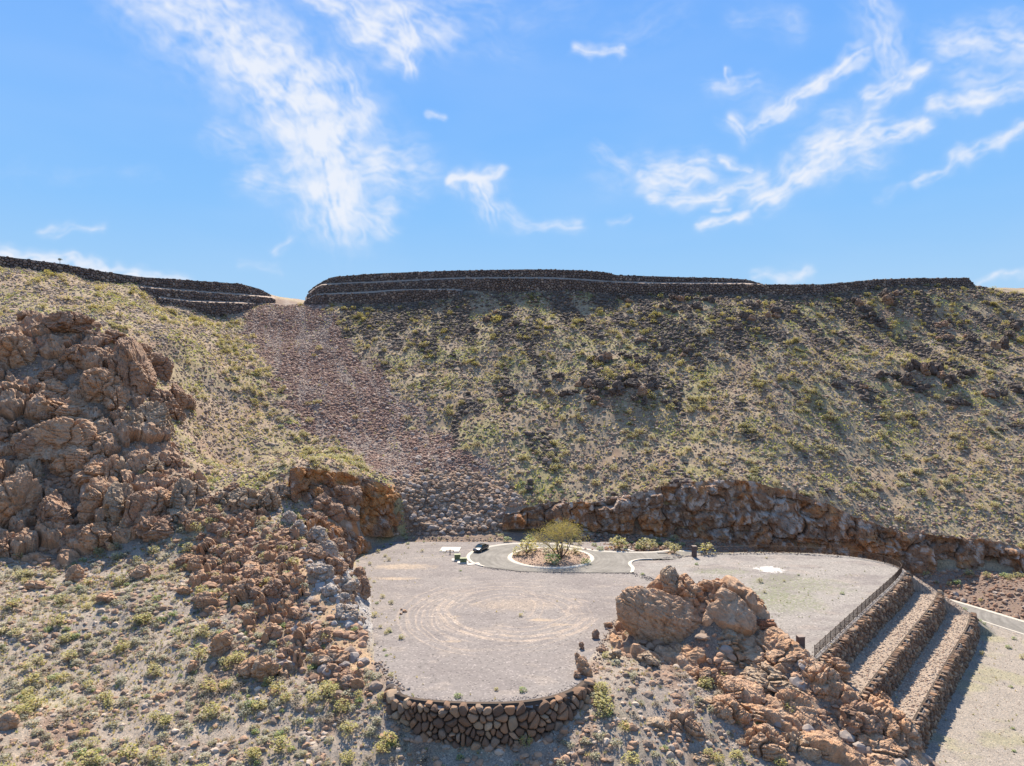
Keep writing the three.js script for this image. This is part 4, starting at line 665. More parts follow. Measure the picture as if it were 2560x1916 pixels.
// east knoll, in front of the terraces
const slab = rock('leaning_slab', 'huge tilted rock slab leaning beside the gravel pad', '', 1668, 1566, 268, 140, { d: 103, tilt: 30, deep: 0.5, tone: 'warm', strata: 1.3, crack: 0.5, planes: 5, turn: 0.1 });
rock('standing_rock', 'upright blocky rock standing on top of the tilted slab', '', 1674, 1462, 62, 80, { d: 108.5, deep: 0.9, tilt: 6, tone: 'grey', crack: 0.4, planes: 7, round: 0.2 });
rock('red_boulder', 'smooth red oval boulder perched on the knoll beside the upper gravel', '', 1906, 1567, 64, 44, { d: 103, deep: 1, tone: 'red', crack: 0.4, strata: 0.8, planes: 3, round: 1 });
const KNOLL = [
  [1633, 1494, 30, 34, 0, 'umber', 110], [1721, 1502, 86, 100, 0, 'warm', 107], [1829, 1490, 128, 62, 24, 'warm', 106], [1812, 1460, 42, 26, 8, 'red', 108], [1765, 1480, 60, 40, 20, 'warm', 109], [1793, 1516, 62, 50, 10, 'warm', 105], [1807, 1560, 84, 60, 8, 'warm', 102.5], [1845, 1548, 44, 46, 0, 'warm', 103], [1870, 1560, 44, 52, 0, 'warm', 103.5], [1880, 1520, 60, 50, 24, 'warm', 106], [1893, 1547, 34, 30, 0, 'red', 105],
  [1813, 1616, 88, 60, 0, 'grey', 99.5], [1930, 1648, 146, 92, 10, 'warm', 97.5], [1800, 1672, 80, 40, 0, 'warm', 97], [1750, 1702, 78, 54, -8, 'warm', 94], [1832, 1740, 66, 70, 0, 'warm', 92.5], [1850, 1706, 36, 28, 0, 'warm', 93.5], [1889, 1749, 52, 58, 0, 'warm', 92], [1820, 1797, 76, 76, -20, 'warm', 89.5], [1886, 1800, 80, 70, 0, 'warm', 89], [1939, 1712, 160, 70, 12, 'grey', 95], [2050, 1724, 80, 90, 0, 'warm', 95], [2100, 1764, 72, 104, -10, 'warm', 93], [2081, 1676, 66, 46, 14, 'warm', 97], [1987, 1794, 80, 94, 0, 'warm', 91], [2115, 1808, 110, 96, 0, 'umber', 90], [2172, 1800, 90, 90, -18, 'warm', 91.5], [2224, 1842, 100, 96, -26, 'warm', 89.5], [2150, 1880, 140, 70, 0, 'warm', 86.5], [1908, 1872, 100, 90, 0, 'warm', 86.5], [2065, 1890, 90, 60, 0, 'warm', 86], [1990, 1880, 90, 80, 0, 'grey', 86.5], [2010, 1690, 60, 70, 0, 'warm', 97], [1860, 1680, 60, 50, 0, 'warm', 97], [2190, 1760, 60, 50, -30, 'warm', 94], [2245, 1880, 70, 50, -20, 'warm', 88],
  [1709, 1838, 116, 80, 14, 'umber', 87], [1642, 1835, 68, 54, 0, 'grey', 86.5], [1562, 1868, 30, 26, 0, 'grey', 84], [1620, 1650, 38, 30, 0, 'grey', 95], [1540, 1637, 24, 20, 0, 'grey', 96], [1760, 1770, 70, 50, 0, 'grey', 90], [1745, 1890, 90, 50, 0, 'grey', 84.5], [1850, 1640, 60, 44, 0, 'warm', 99], [1700, 1640, 80, 40, 10, 'umber', 99], [1640, 1530, 60, 50, 20, 'umber', 108],
];
KNOLL.forEach(([x, y, w, h, tilt, tone, d]) => rock('knoll_rock', `${lookOf(w, h, d)}${{ warm: 'tan brown', umber: 'dark brown', grey: 'grey brown', red: 'red brown' }[tone]} rock ${y < 1530 ? 'at the crest of the knoll behind the tilted slab' : y < 1660 ? 'on the knoll between the slab and the railing pillar' : y < 1780 ? 'on the knoll beside the terrace wall ends' : 'at the foot of the knoll'}`, 'rocks heaped on the knoll', x, y, w, h, { d, tilt, tone, deep: 1.2, sink: 0.45, crack: 1.8, strata: 1.5, grow: y > 1600 ? 1.3 : 1.15, planes: 13, round: 0, column: 0.2 }));
// pale broken rock of the cut bank beside the pad, and brown blocks at the pad's edge
[[742, 1330, 46, 60, 'pale'], [790, 1345, 60, 50, 'pale'], [815, 1385, 70, 60, 'pale'], [840, 1420, 60, 56, 'umber'], [870, 1400, 44, 50, 'umber'], [800, 1430, 60, 60, 'pale'], [860, 1465, 70, 50, 'pale'], [905, 1475, 44, 60, 'umber'], [830, 1480, 50, 40, 'pale'], [868, 1535, 60, 50, 'pale'], [885, 1552, 34, 24, 'pale'], [780, 1385, 50, 50, 'umber'], [765, 1290, 40, 34, 'umber'], [800, 1300, 36, 36, 'umber'], [840, 1365, 50, 40, 'umber'], [720, 1300, 40, 40, 'pale'], [900, 1440, 36, 40, 'umber'], [860, 1500, 40, 30, 'pale'], [912, 1585, 24, 18, 'pale'], [852, 1238, 66, 60, 'umber'], [832, 1285, 60, 50, 'umber'], [800, 1262, 54, 50, 'umber'], [872, 1290, 54, 44, 'umber'], [880, 1240, 50, 60, 'umber']].forEach(([x, y, w, h, tone]) => rock('bank_rock', tone === 'pale' ? 'chalky grey rock jutting from the cut bank beside the pad' : 'brown rock jutting from the grey cut bank beside the pad', 'rocks of the cut bank', x, y, w, h, { tone, deep: 1, planes: 12, round: 0, sink: 0.35 }));
[[1462, 1672, 34, 58, 'warm'], [1447, 1648, 20, 36, 'warm'], [1455, 1617, 14, 26, 'umber'], [1490, 1590, 24, 28, 'umber'], [1505, 1625, 22, 20, 'umber'], [1444, 1690, 20, 26, 'umber'], [1520, 1565, 20, 16, 'umber']].forEach(([x, y, w, h, tone]) => rock('rim_rock', 'brown block at the edge of the pad between the front wall and the slab', 'blocks at the pad edge', x, y, w, h, { tone, planes: 11, round: 0.1, tilt: -14 }));
// dark outcrops breaking through the far hillside
[[1520, 895, 40, 40], [1475, 900, 30, 20], [1570, 893, 40, 24], [1610, 905, 40, 22], [1500, 965, 60, 50], [1545, 975, 60, 56], [1580, 960, 70, 40], [1630, 955, 40, 44], [1605, 985, 40, 50], [1460, 955, 40, 30], [1490, 1000, 44, 34], [1660, 1005, 30, 24], [1690, 1008, 22, 24], [1340, 982, 36, 20], [1270, 985, 50, 24], [1400, 940, 40, 26], [1420, 985, 60, 22],
  [1600, 850, 26, 22], [1635, 865, 34, 26], [1665, 870, 30, 28], [1720, 880, 44, 30], [1745, 890, 30, 20], [2150, 760, 40, 36], [2180, 790, 46, 34], [2220, 755, 36, 44], [2200, 815, 40, 24], [2240, 735, 26, 26], [2360, 812, 40, 24], [2370, 845, 44, 24], [2430, 852, 44, 22], [2540, 812, 40, 36], [2510, 860, 40, 50], [2290, 915, 46, 50], [2330, 925, 40, 60], [2265, 950, 60, 50], [2200, 940, 40, 34], [2380, 950, 56, 44], [2420, 935, 40, 36], [2090, 965, 40, 26], [2160, 970, 44, 22], [2300, 975, 50, 26], [2480, 985, 60, 40], [2540, 975, 50, 40], [2400, 1010, 80, 26], [2280, 1040, 40, 20], [2530, 1065, 40, 16], [2500, 1075, 30, 14],
  [1700, 750, 44, 30], [1740, 768, 40, 26], [1670, 770, 30, 24], [1780, 752, 34, 30], [1860, 790, 40, 34], [1845, 815, 30, 26], [1940, 780, 36, 34], [1880, 765, 30, 20], [1260, 790, 44, 24], [1290, 810, 40, 26], [1220, 800, 34, 20], [1180, 825, 30, 20], [1560, 745, 40, 22]].forEach(([x, y, w, h], k) => { const r = rng(900 + k), n = 3 + Math.floor(r() * 3); for (let j = 0; j < n; j++) rock('dark_outcrop', `${lookOf(w * 1.2, h * 1.2, 230)}dark weathered rock knob ${y < 830 ? 'directly below the ridge walls' : x < 1800 ? 'on the hillside above the roundabout' : 'on the hillside above the terraces'}`, 'rock knobs of the far hillside', x + (j ? (r() - 0.5) * w * 1.1 : 0), y + (j ? (r() - 0.5) * h * 0.9 : 0), w * (j ? 0.3 + 0.35 * r() : 0.62), h * (j ? 0.35 + 0.4 * r() : 0.75), { tone: r() < 0.2 ? 'umber' : 'dark', deep: 1, sink: 0.4, planes: 14, round: 0, edge: 0.34, crack: 1.5, tilt: (r() - 0.5) * 40 }); });
// rocky band of the near spur
{
  const r = rng(77); let made = 0;
  [[494, 1415, 52, 46], [186, 1442, 38, 50], [350, 1435, 50, 40], [88, 1466, 54, 28], [262, 1500, 52, 28], [515, 1505, 60, 50], [551, 1617, 48, 72], [617, 1478, 80, 56], [680, 1580, 48, 48], [662, 1682, 62, 78], [620, 1675, 44, 52], [19, 1810, 46, 52], [395, 1745, 30, 22], [480, 1670, 26, 40], [460, 1480, 40, 26], [540, 1560, 40, 24]].forEach(([x, y, w, h]) => rock('spur_rock', 'large reddish brown rock on the near spur', 'rocks of the near spur', x, y, w, h, { tone: 'warm', planes: 11, round: 0.2, sink: 0.35 }));
  for (let k = 0; k < 900 && made < 115; k++) {
    const s = r(), i = Math.min(SPUR.length - 2, Math.floor(s * (SPUR.length - 1))), t = s * (SPUR.length - 1) - i, cx = SPUR[i][0] + (SPUR[i + 1][0] - SPUR[i][0]) * t, cd = SPUR[i][1] + (SPUR[i + 1][1] - SPUR[i][1]) * t, x = cx + (r() + r() - 1) * 11, d = cd + (r() + r() - 1) * 8;
    if (r() > spurMask(x, d) || GD(x, d) > -3.5 || bankMask(x, d) > 0.3 || beigeMask(x, d) > 0.1) continue; made++;
    const a = 0.55 + 1.6 * r() ** 2.2, m = put('spur_rock', boulderGeo(a * (0.8 + 0.5 * r()), a * (0.6 + 0.4 * r()), a, 1000 + k, { tone: r() < 0.7 ? 'umber' : 'warm', planes: 12, round: 0.1, edge: 0.16 }), rockPaint);
    m.position.set(x, ground(x, d) + a * 0.12, -d); m.rotation.set((r() - 0.5) * 0.6, r() * 6.28, (r() - 0.5) * 0.6); tag(m, 'reddish brown rock of the rocky band along the near spur', 'rock', 'rocky band of the near spur', 'thing');
  }
}

// ------------------------------------------------------------------ loose stones and plants
const inFrame = (x, d, m = 4) => Math.abs(x) < 0.725 * d + m;
function lumpGeo(seed, detail = 1) {                  // one angular stone about 1 m across
  const r = rng(seed), g = new THREE.IcosahedronGeometry(0.5, detail), p = g.attributes.position, P = [];
  for (let k = 0; k < 7; k++) { const z = r() * 2 - 1, a = r() * 6.283, q = Math.sqrt(1 - z * z); P.push([q * Math.cos(a), z, q * Math.sin(a), 0.27 + 0.2 * r()]); }
  const sx = 0.8 + 0.5 * r(), sy = 0.6 + 0.35 * r(), sz = 0.8 + 0.4 * r();
  for (let i = 0; i < p.count; i++) { let x = p.getX(i), y = p.getY(i), z = p.getZ(i), l = Math.hypot(x, y, z), k = l; for (const [a, b, c, h] of P) { const dt = (a * x + b * y + c * z) / l; if (dt > 0.1) k = Math.min(k, h / dt); } k = k / l * (1 + 0.18 * n3(x * 3 + seed, y * 3, z * 3)); p.setXYZ(i, x * k * sx * 1.15, y * k * sy * 1.15, z * k * sz * 1.15); }
  g.deleteAttribute('uv'); g.computeVertexNormals(); return g;
}
const LUMPS = [0, 1, 2, 3, 4].map((k) => lumpGeo(300 + k, 1)), PEBBLES = [0, 1, 2].map((k) => lumpGeo(320 + k, 0));
const stoneWhite = plain([1, 1, 1], 0.95);
const M4 = new THREE.Matrix4(), Q4 = new THREE.Quaternion(), E4 = new THREE.Euler(), V4 = new THREE.Vector3(), S4 = new THREE.Vector3(), C4 = new THREE.Color();
function instanced(name, geometry, material, list, label) {
  const m = new THREE.InstancedMesh(geometry, material, list.length); m.name = numbered(name); m.castShadow = m.receiveShadow = true;
  list.forEach((p, i) => { E4.set(p.rx ?? 0, p.ry, p.rz ?? 0); Q4.setFromEuler(E4); V4.set(p.x, p.y, -p.d); S4.set(p.s, p.s * (p.tall ?? 1), p.s); M4.compose(V4, Q4, S4); m.setMatrixAt(i, M4); m.setColorAt(i, C4.setRGB(...p.c)); });
  scene.add(m); return tag(m, label, '', '', 'stuff');
}
// spread candidates evenly over the land between two distances and keep them with the chance that keep() gives
function spread(seed, d0, d1, perM2, keep, wide = 0) {
  const r = rng(seed), n = Math.round(perM2 * 0.745 * (d1 * d1 - d0 * d0)), out = [];
  for (let k = 0; k < n; k++) { const d = Math.sqrt(d0 * d0 + r() * (d1 * d1 - d0 * d0)), x = (2 * r() - 1) * (0.745 * d + wide), u = r(); const p = keep(x, d, r); if (p && u < p.p) { p.x = x; p.d = d; p.y = p.y ?? ground(x, d); out.push(p); } }
  return out;
}
const wild = (x, d) => GD(x, d) < -1.2;
const cliffZone = (x, d) => { const g = -GD(x, d); return d > 145 && g < 6.2 && g > -2 && (x > -2 || (x < -26 && d < 172)); };
const ridgeFoot = (() => { const pts = [...RIDGE.westTop.filter((p) => p[0] < 340), ...RIDGE.westLow, [560, 0, 660, 309], ...RIDGE.mainLow, ...RIDGE.mainMid.filter((p) => p[0] > 1000)].map(([vx, , foot, d]) => at(vx, foot, d)); return (x) => { let k = 0; while (k < pts.length - 2 && pts[k + 1].x < x) k++; const t = clamp((x - pts[k].x) / (pts[k + 1].x - pts[k].x)); return pts[k].d + (pts[k + 1].d - pts[k].d) * t; }; })();
const behindRidge = (x, d) => d > ridgeFoot(x) - 0.3;
const shadeOf = (c, r, v = 0.35) => { const m = 1 - v / 2 + v * r(); return [c[0] * m, c[1] * m, c[2] * m]; };

// stones: sizes follow a steep power law; colours follow the bedrock they fell from
const STONES = [];
{
  const far = spread(601, 142, 314, 8.5, (x, d, r) => {
    if (!inFrame(x, d) || behindRidge(x, d) || cliffZone(x, d) || !wild(x, d)) return null;
    const s = screeMask(x, d), k = darkMask(x, d), rb = rubbleMask(x, d), o = outcropMask(x, d), patch = sstep(-0.25, 0.3, fbm2(x / 6 + 4, d / 10, 3));
    const wallToe = sstep(16, 3, ridgeFoot(x) - d) * (0.55 + 0.4 * n2(x / 5, d / 5)), p = Math.max(0.12 + 0.30 * patch, s * 0.75, k * 0.72, rb * 0.8, wallToe * 0.7); if (o > 0.4 && r() < 0.6) return null;
    const q = r(); let size = 0.20 + 0.34 * q + 0.6 * q ** 9, c;
    if (rb > 0.3) { size = 0.5 + 1.0 * q ** 2.4; c = r() < 0.4 ? [.47, .335, .235] : r() < 0.5 ? [.30, .19, .125] : [.39, .26, .175]; }
    else if (s > 0.4) { size = 0.24 + 0.36 * q + 0.5 * q ** 8; const l = sstep(-0.1, 0.3, fbm2(x / 5 + 0.3 * d / 5, d / 26, 4)); c = r() < 0.75 - 0.55 * l ? [.33, .20, .15] : r() < 0.5 ? [.52, .41, .34] : [.40, .27, .205]; size *= 1.15 - 0.45 * l; }
    else if (k > 0.4 || (x > -70 && wallToe > r())) { size = 0.30 + 0.55 * q * q + 0.9 * q ** 9; c = r() < 0.75 ? [.13, .10, .082] : [.27, .19, .14]; }
    else c = x < -60 ? (r() < 0.5 ? [.33, .235, .18] : [.46, .36, .28]) : r() < 0.45 ? [.32, .215, .16] : r() < 0.35 ? [.20, .15, .125] : [.47, .38, .29];
    return { p, s: size, c: shadeOf(c, r), ry: r() * 6.28, rx: (r() - 0.5) * 0.8, rz: (r() - 0.5) * 0.8, v: Math.floor(r() * 5), zone: rb > 0.3 ? 'rubble' : s > 0.4 ? 'scree' : k > 0.4 ? 'dark' : 'far' };
  }, 3);
  const near = spread(602, 70, 142, 13, (x, d, r) => {
    if (!inFrame(x, d) || !wild(x, d) || cliffZone(x, d)) return null;
    const o = Math.max(spurMask(x, d), outcropMask(x, d), knollMask(x, d)), patch = sstep(-0.15, 0.25, fbm2(x / 5 + 14, d / 5, 3)), q = r(), bank = bankMask(x, d);
    const chute = x > -2 && d < 92 ? 0.6 * sstep(0.0, 0.25, fbm2(x / 4, d / 8 + 4, 3) + (x > 4 && x < 16 ? 0.25 : 0)) : 0;
    let size = 0.11 + 0.19 * q * q + 0.75 * q ** 12, c = r() < 0.5 ? [.42, .27, .18] : r() < 0.4 ? [.52, .43, .35] : [.34, .25, .19]; if (o > 0.4) { size *= 1.6; c = [.40, .25, .165]; } if (bank > 0.5) c = r() < 0.6 ? [.44, .42, .41] : [.3, .2, .14];
    return { p: Math.max(0.14 + 0.55 * patch, chute), s: size, c: shadeOf(c, r, 0.5), ry: r() * 6.28, rx: (r() - 0.5), rz: (r() - 0.5), v: Math.floor(r() * 5), zone: 'near' };
  }, 3);
  // talus between the road and its cut, terraces, rims of the pads
  const talus = spread(603, 120, 176, 5, (x, d, r) => {
    if (x < 12 || (d < 150 && x < 84) || !inFrame(x, d)) return null; const g = GD(x, d); if (g < -0.5) return null; const q = lineDist(ROAD, x, d).q; if (q > -4.6) return null; const e = r();
    return { p: 0.62 * sstep(16, 30, x + (d > 168 ? 10 : 0)) + 0.06, s: 0.22 + 0.4 * e * e + 0.5 * e ** 8, c: shadeOf(r() < 0.7 ? [.30, .175, .115] : [.36, .27, .21], r), ry: r() * 6.28, rx: r() - 0.5, rz: r() - 0.5, v: Math.floor(r() * 5), zone: 'talus' };
  });
  const east = spread(604, 80, 165, 7, (x, d, r) => {
    if (x < 36 || !inFrame(x, d) || GD(x, d) < 0) return null; const q = lineDist(EDGE, x, d).q; if (q < 0.3) return null; const dr = Math.abs(lineDist(ROAD, x, d).q); if (dr < 4.2) return null;
    for (const t of TIER.top) if (q > t - 0.1 && q < t + 0.9) return null; const on = q < 12.4;
    return { p: on ? 0.85 : 0.10, s: on ? 0.13 + 0.2 * r() : 0.08 + 0.14 * r(), c: shadeOf(r() < 0.4 ? [.50, .39, .30] : r() < 0.5 ? [.34, .225, .165] : [.42, .34, .275], r, 0.5), ry: r() * 6.28, rx: r() - 0.5, rz: r() - 0.5, v: Math.floor(r() * 5), zone: 'terrace' };
  });
  for (const part of [far, near, talus, east]) for (const p of part) STONES.push(p);
  const r = rng(605); const line = (pts, n, wid, size, cs) => { for (let k = 0; k < n; k++) { const u = r() * (pts.length - 1), i = Math.min(pts.length - 2, Math.floor(u)), t = u - i, x = pts[i][0] + (pts[i + 1][0] - pts[i][0]) * t + (r() + r() - 1) * wid, d = pts[i][1] + (pts[i + 1][1] - pts[i][1]) * t + (r() + r() - 1) * wid; STONES.push({ x, d, y: ground(x, d) + 0.05, s: size * (0.5 + r() * r() * 1.3), c: shadeOf(cs[Math.floor(r() * cs.length)], r, 0.5), ry: r() * 6.28, rx: r(), rz: r(), v: Math.floor(r() * 5), zone: 'rim' }); } };
  line([[-6, 143.6], [2, 140.8], [10, 140.2], [18, 140], [24, 139.6]], 420, 0.7, 0.17, [[.22, .19, .175], [.30, .26, .23]]);
  line([[24, 139], [28, 132], [31, 126]], 260, 1.5, 0.22, [[.20, .175, .165], [.30, .25, .22]]); line([[29.5, 151], [34, 153.3], [44, 155.2], [60, 155.6], [70, 152.4]], 320, 0.8, 0.26, [[.30, .26, .24], [.26, .2, .17], [.40, .35, .31]]);
  line([[-18, 95], [-15, 89.5], [-13, 86]], 120, 1.0, 0.3, [[.34, .3, .27], [.28, .19, .14]]); line([[-25, 121], [-22.5, 112], [-20, 102], [-17.5, 93]], 160, 1.6, 0.2, [[.44, .41, .39], [.3, .25, .22]]);
  line([[-13, 84.6], [-4, 83.2], [5, 85.2], [9.6, 90]], 300, 0.9, 0.14, [[.36, .31, .28], [.28, .24, .22]]); line([[10.5, 92], [12.8, 101], [16.5, 112]], 220, 1.1, 0.25, [[.30, .2, .14], [.34, .28, .24]]);
  line([[-26, 174], [-20, 170], [-12, 168.6], [-3, 169]], 200, 1.4, 0.3, [[.30, .22, .17], [.36, .29, .24]]); line([[40.5, 97], [58, 118], [74, 138]], 500, 0.8, 0.16, [[.36, .31, .28], [.30, .22, .18]]);
}
// plants
const leafPaint = new THREE.MeshPhysicalMaterial({ color: rgb(0.86, 0.86, 0.86), vertexColors: true, roughness: 1, transmission: 0.55, thickness: 0, side: THREE.DoubleSide });
function plantGeo(seed, { stems = 10, leaves = 90, r = 0.6, h = 0.8, leaf = 0.1, dome = 0.5, flower = 0, colors, droop = 0 }) {
  const R = rng(seed), pos = [], col = [], tri = (a, b, c, k) => { pos.push(...a, ...b, ...c); for (let i = 0; i < 3; i++) col.push(...k); };
  for (let k = 0; k < stems; k++) { const a = R() * 6.28, q = r * (0.35 + 0.6 * R()), t = h * (0.55 + 0.4 * R()), w = 0.018 + 0.012 * R(), c = [.16, .125, .085], ex = Math.cos(a) * q, ez = Math.sin(a) * q; tri([-w * Math.sin(a), 0, w * Math.cos(a)], [w * Math.sin(a), 0, -w * Math.cos(a)], [ex, t, ez], c); tri([0, -0.0, 0], [0, w * 2.4, 0], [ex, t, ez], c); }
  for (let k = 0; k < leaves; k++) {
    const a = R() * 6.28, v = R(), rad = r * Math.pow(R(), 0.42) * (1 + 0.25 * Math.sin(a * 3 + seed)), up = h * (dome * v + (1 - dome) * Math.sqrt(v)) * Math.sqrt(Math.max(0.08, 1 - (rad / (r * 1.35)) ** 2)) + 0.03, x = Math.cos(a) * rad, z = Math.sin(a) * rad, s = leaf * (0.6 + 0.9 * R());
    const b1 = R() * 6.28, b2 = (R() - 0.3) * 1.6, ux = Math.cos(b1) * Math.cos(b2) * s, uy = Math.sin(b2) * s, uz = Math.sin(b1) * Math.cos(b2) * s, vx = -Math.sin(b1) * s * 0.55, vz = Math.cos(b1) * s * 0.55, c0 = colors[Math.floor(R() * colors.length)], m = 0.75 + 0.5 * R(), c = R() < flower ? [.62, .47, .04] : [c0[0] * m, c0[1] * m, c0[2] * m];
    tri([x - vx, up - droop * s, z - vz], [x + vx, up - droop * s, z + vz], [x + ux, up + uy, z + uz], c);
    if (leaf > 0.09) tri([x - vx, up, z - vz], [x - ux, up + uy * 0.6, z - uz], [x + vx, up, z + vz], c);
  }
  return geo(pos, null, col);
}
function tuftGeo(seed, blades, h, colors) { const R = rng(seed), pos = [], col = []; for (let k = 0; k < blades; k++) { const a = R() * 6.28, l = h * (0.5 + R() * 0.6), o = 0.10 * R(), lean = 0.25 + 0.55 * R(), w = 0.035, bx = Math.cos(a) * o, bz = Math.sin(a) * o, c = colors[k % colors.length], m = 0.8 + 0.4 * R(); pos.push(bx - w * Math.sin(a), 0, bz + w * Math.cos(a), bx + w * Math.sin(a), 0, bz - w * Math.cos(a), bx + Math.cos(a) * l * lean, l, bz + Math.sin(a) * l * lean); for (let i = 0; i < 3; i++) col.push(c[0] * m, c[1] * m, c[2] * m); } return geo(pos, null, col); }
const CREOSOTE = [[.46, .42, .10], [.52, .455, .10], [.36, .35, .09], [.56, .46, .13]], SILVER = [[.44, .42, .27], [.36, .355, .225], [.50, .46, .31], [.32, .31, .18]], FRESH = [[.27, .36, .08], [.33, .41, .10], [.21, .29, .07]], STRAW = [[.60, .48, .23], [.52, .43, .18], [.50, .43, .16], [.62, .50, .28]], DRAB = [[.34, .28, .19], [.27, .23, .15], [.40, .33, .23]];
const PROTO = {
  creosote_bush: [1, 2, 3].map((k) => plantGeo(700 + k, { stems: 16, leaves: 150, r: 0.62, h: 1.0, leaf: 0.105, dome: 0.35, colors: CREOSOTE, flower: k === 2 ? 0.12 : 0.03 })),
  brittlebush: [1, 2, 3].map((k) => plantGeo(710 + k, { stems: 6, leaves: 130, r: 0.6, h: 0.75, leaf: 0.12, dome: 0.6, colors: SILVER, flower: 0.02 })),
  green_shrub: [1, 2].map((k) => plantGeo(720 + k, { stems: 5, leaves: 120, r: 0.55, h: 0.7, leaf: 0.12, dome: 0.6, colors: FRESH, flower: 0.04 })),
  dry_bush: [1, 2].map((k) => plantGeo(730 + k, { stems: 26, leaves: 70, r: 0.6, h: 0.7, leaf: 0.10, dome: 0.5, colors: DRAB })),
};
const TUFTS = [1, 2, 3].map((k) => tuftGeo(740 + k, 16, 0.42, k === 3 ? FRESH.concat(STRAW) : STRAW));
const PLANTS = { creosote_bush: [], brittlebush: [], green_shrub: [], dry_bush: [], tuft: [] };
{
  const farClump = (x, d) => sstep(-0.02, 0.34, fbm2(x / 8 + 60, d / 14 + 3, 4)) ** 1.5;
  const all = [
    ...spread(801, 142, 312, 0.62, (x, d, r) => {
      if (!inFrame(x, d) || behindRidge(x, d + 1) || cliffZone(x, d) || !wild(x, d)) return null; const s = Math.max(screeMask(x, d), rubbleMask(x, d)), o = outcropMask(x, d), gully = bandMask([[-120, 285, 9], [-92, 245, 9], [-70, 215, 8], [-48, 190, 7], [-36, 178, 4]], x, d), k = darkMask(x, d); if (r() < s * 0.93 || r() < o * 0.75) return null;
      const q = r(), kind = q < 0.5 ? 'creosote_bush' : q < 0.72 ? 'brittlebush' : q < 0.86 ? 'green_shrub' : 'dry_bush';
      return { p: (0.08 + 0.70 * farClump(x, d) + 0.45 * gully) * (1 - 0.35 * k) * (x < -60 - 0.2 * (d - 200) ? 0.6 : 1), kind, s: (kind === 'creosote_bush' ? 0.6 + 1.5 * r() ** 1.6 : 0.45 + 0.9 * r() ** 1.5), tall: 0.75 + 0.3 * r(), ry: r() * 6.28, c: shadeOf([1, 1, 1], r, 0.4), v: r() };
    }),
    ...spread(802, 70, 142, 1.5, (x, d, r) => {
      if (!inFrame(x, d) || !wild(x, d) || cliffZone(x, d)) return null; const o = Math.max(outcropMask(x, d), 0.35 * spurMask(x, d), knollMask(x, d) * 0.85, bankMask(x, d) * 0.92, beigeMask(x, d)); if (r() < o) return null; const slopeE = x > -12 && d < 120;
      const q = r(), kind = q < 0.10 ? 'creosote_bush' : q < 0.58 ? 'brittlebush' : q < 0.67 ? 'green_shrub' : 'dry_bush';
      return { p: (slopeE ? 0.08 : 0.20) + (slopeE ? 0.1 : 0.34) * sstep(-0.1, 0.25, fbm2(x / 6 + 21, d / 6, 3)), kind, s: kind === 'creosote_bush' ? 0.85 + 0.9 * r() : 0.45 + 0.75 * r() ** 1.6, tall: 0.75 + 0.35 * r(), ry: r() * 6.28, c: shadeOf([1, 1, 1], r, 0.4), v: r() };
    }),
    ...spread(803, 142, 312, 2.2, (x, d, r) => { if (!inFrame(x, d) || behindRidge(x, d) || cliffZone(x, d) || !wild(x, d)) return null; const s = Math.max(screeMask(x, d), rubbleMask(x, d)); if (r() < s * 0.9 || r() < 0.85 * outcropMask(x, d)) return null; return { p: 0.12 + 0.6 * sstep(-0.15, 0.3, fbm2(x / 13 + 31, d / 12 + 2, 4)), kind: 'tuft', s: 0.8 + 0.8 * r(), ry: r() * 6.28, c: shadeOf(fbm2(x / 17 + 31, d / 13 + 2, 4) > 0.05 ? [.86, 1, .72] : [1, 1, 1], r, 0.4), v: r() }; }),
    ...spread(804, 70, 142, 3.2, (x, d, r) => { if (!inFrame(x, d) || !wild(x, d) || cliffZone(x, d)) return null; if (r() < Math.max(outcropMask(x, d), bankMask(x, d), knollMask(x, d), beigeMask(x, d)) * 0.9) return null; return { p: (x > -12 ? 0.10 : 0.25) + 0.5 * sstep(-0.1, 0.3, fbm2(x / 7 + 41, d / 7, 3)) * (x > -12 ? 0.3 : 1), kind: 'tuft', s: 0.55 + 0.6 * r(), ry: r() * 6.28, c: shadeOf([1, 1, 1], r, 0.4), v: r() }; }),
    // weeds on the gravel, the verge and the lower lot
    ...spread(805, 84, 172, 0.9, (x, d, r) => {
      if (!inFrame(x, d)) return null; const g = GD(x, d); if (g < 0.2) return null; const rim = x < 0 && d < 172 ? sstep(6, 0.5, g) * 0.5 : 0, e = x > 30 ? lineDist(EDGE, x, d).q : -9, lot = e > 13 ? 0.10 : 0, lawn = e < -3 && x > 30 && d > 108 && d < 146 ? 0.5 * sstep(0, 0.25, fbm2(x / 5 + 8, d / 4, 3)) : 0, verge = d > 168 && x > -4 ? 0.15 : 0; if (x > 20 && Math.abs(lineDist(ROAD, x, d).q) < 4.4) return null; if (Math.hypot(x - 8.2, (d - 152)) < 19 && d < 167) return null; const back = x < -14 && d > 148 ? 0.16 : 0;
      const p = Math.max(rim, lot, lawn, verge, back, 0.012), q = r(); return { p, kind: lawn > 0.1 || q < 0.72 ? 'tuft' : q < 0.86 ? 'green_shrub' : 'creosote_bush', s: lawn > 0.1 ? 0.35 + 0.4 * r() : 0.4 + 0.5 * r(), ry: r() * 6.28, c: shadeOf(lawn > 0.1 ? [.62, .72, .66] : [1, 1, 1], r, 0.4), v: r() };
    }),
    // shrubs of the talus strip behind the road
    ...spread(806, 154, 174, 0.25, (x, d, r) => { if (x < 10 || !inFrame(x, d) || GD(x, d) < 1) return null; const q = lineDist(ROAD, x, d).q; if (q > -4.8) return null; return { p: 0.34, kind: r() < 0.55 ? 'creosote_bush' : 'green_shrub', s: 0.7 + 0.9 * r(), ry: r() * 6.28, c: shadeOf([1, 1, 1], r, 0.4), v: r() }; }),
  ];
  for (const p of all) PLANTS[p.kind].push(p);
}
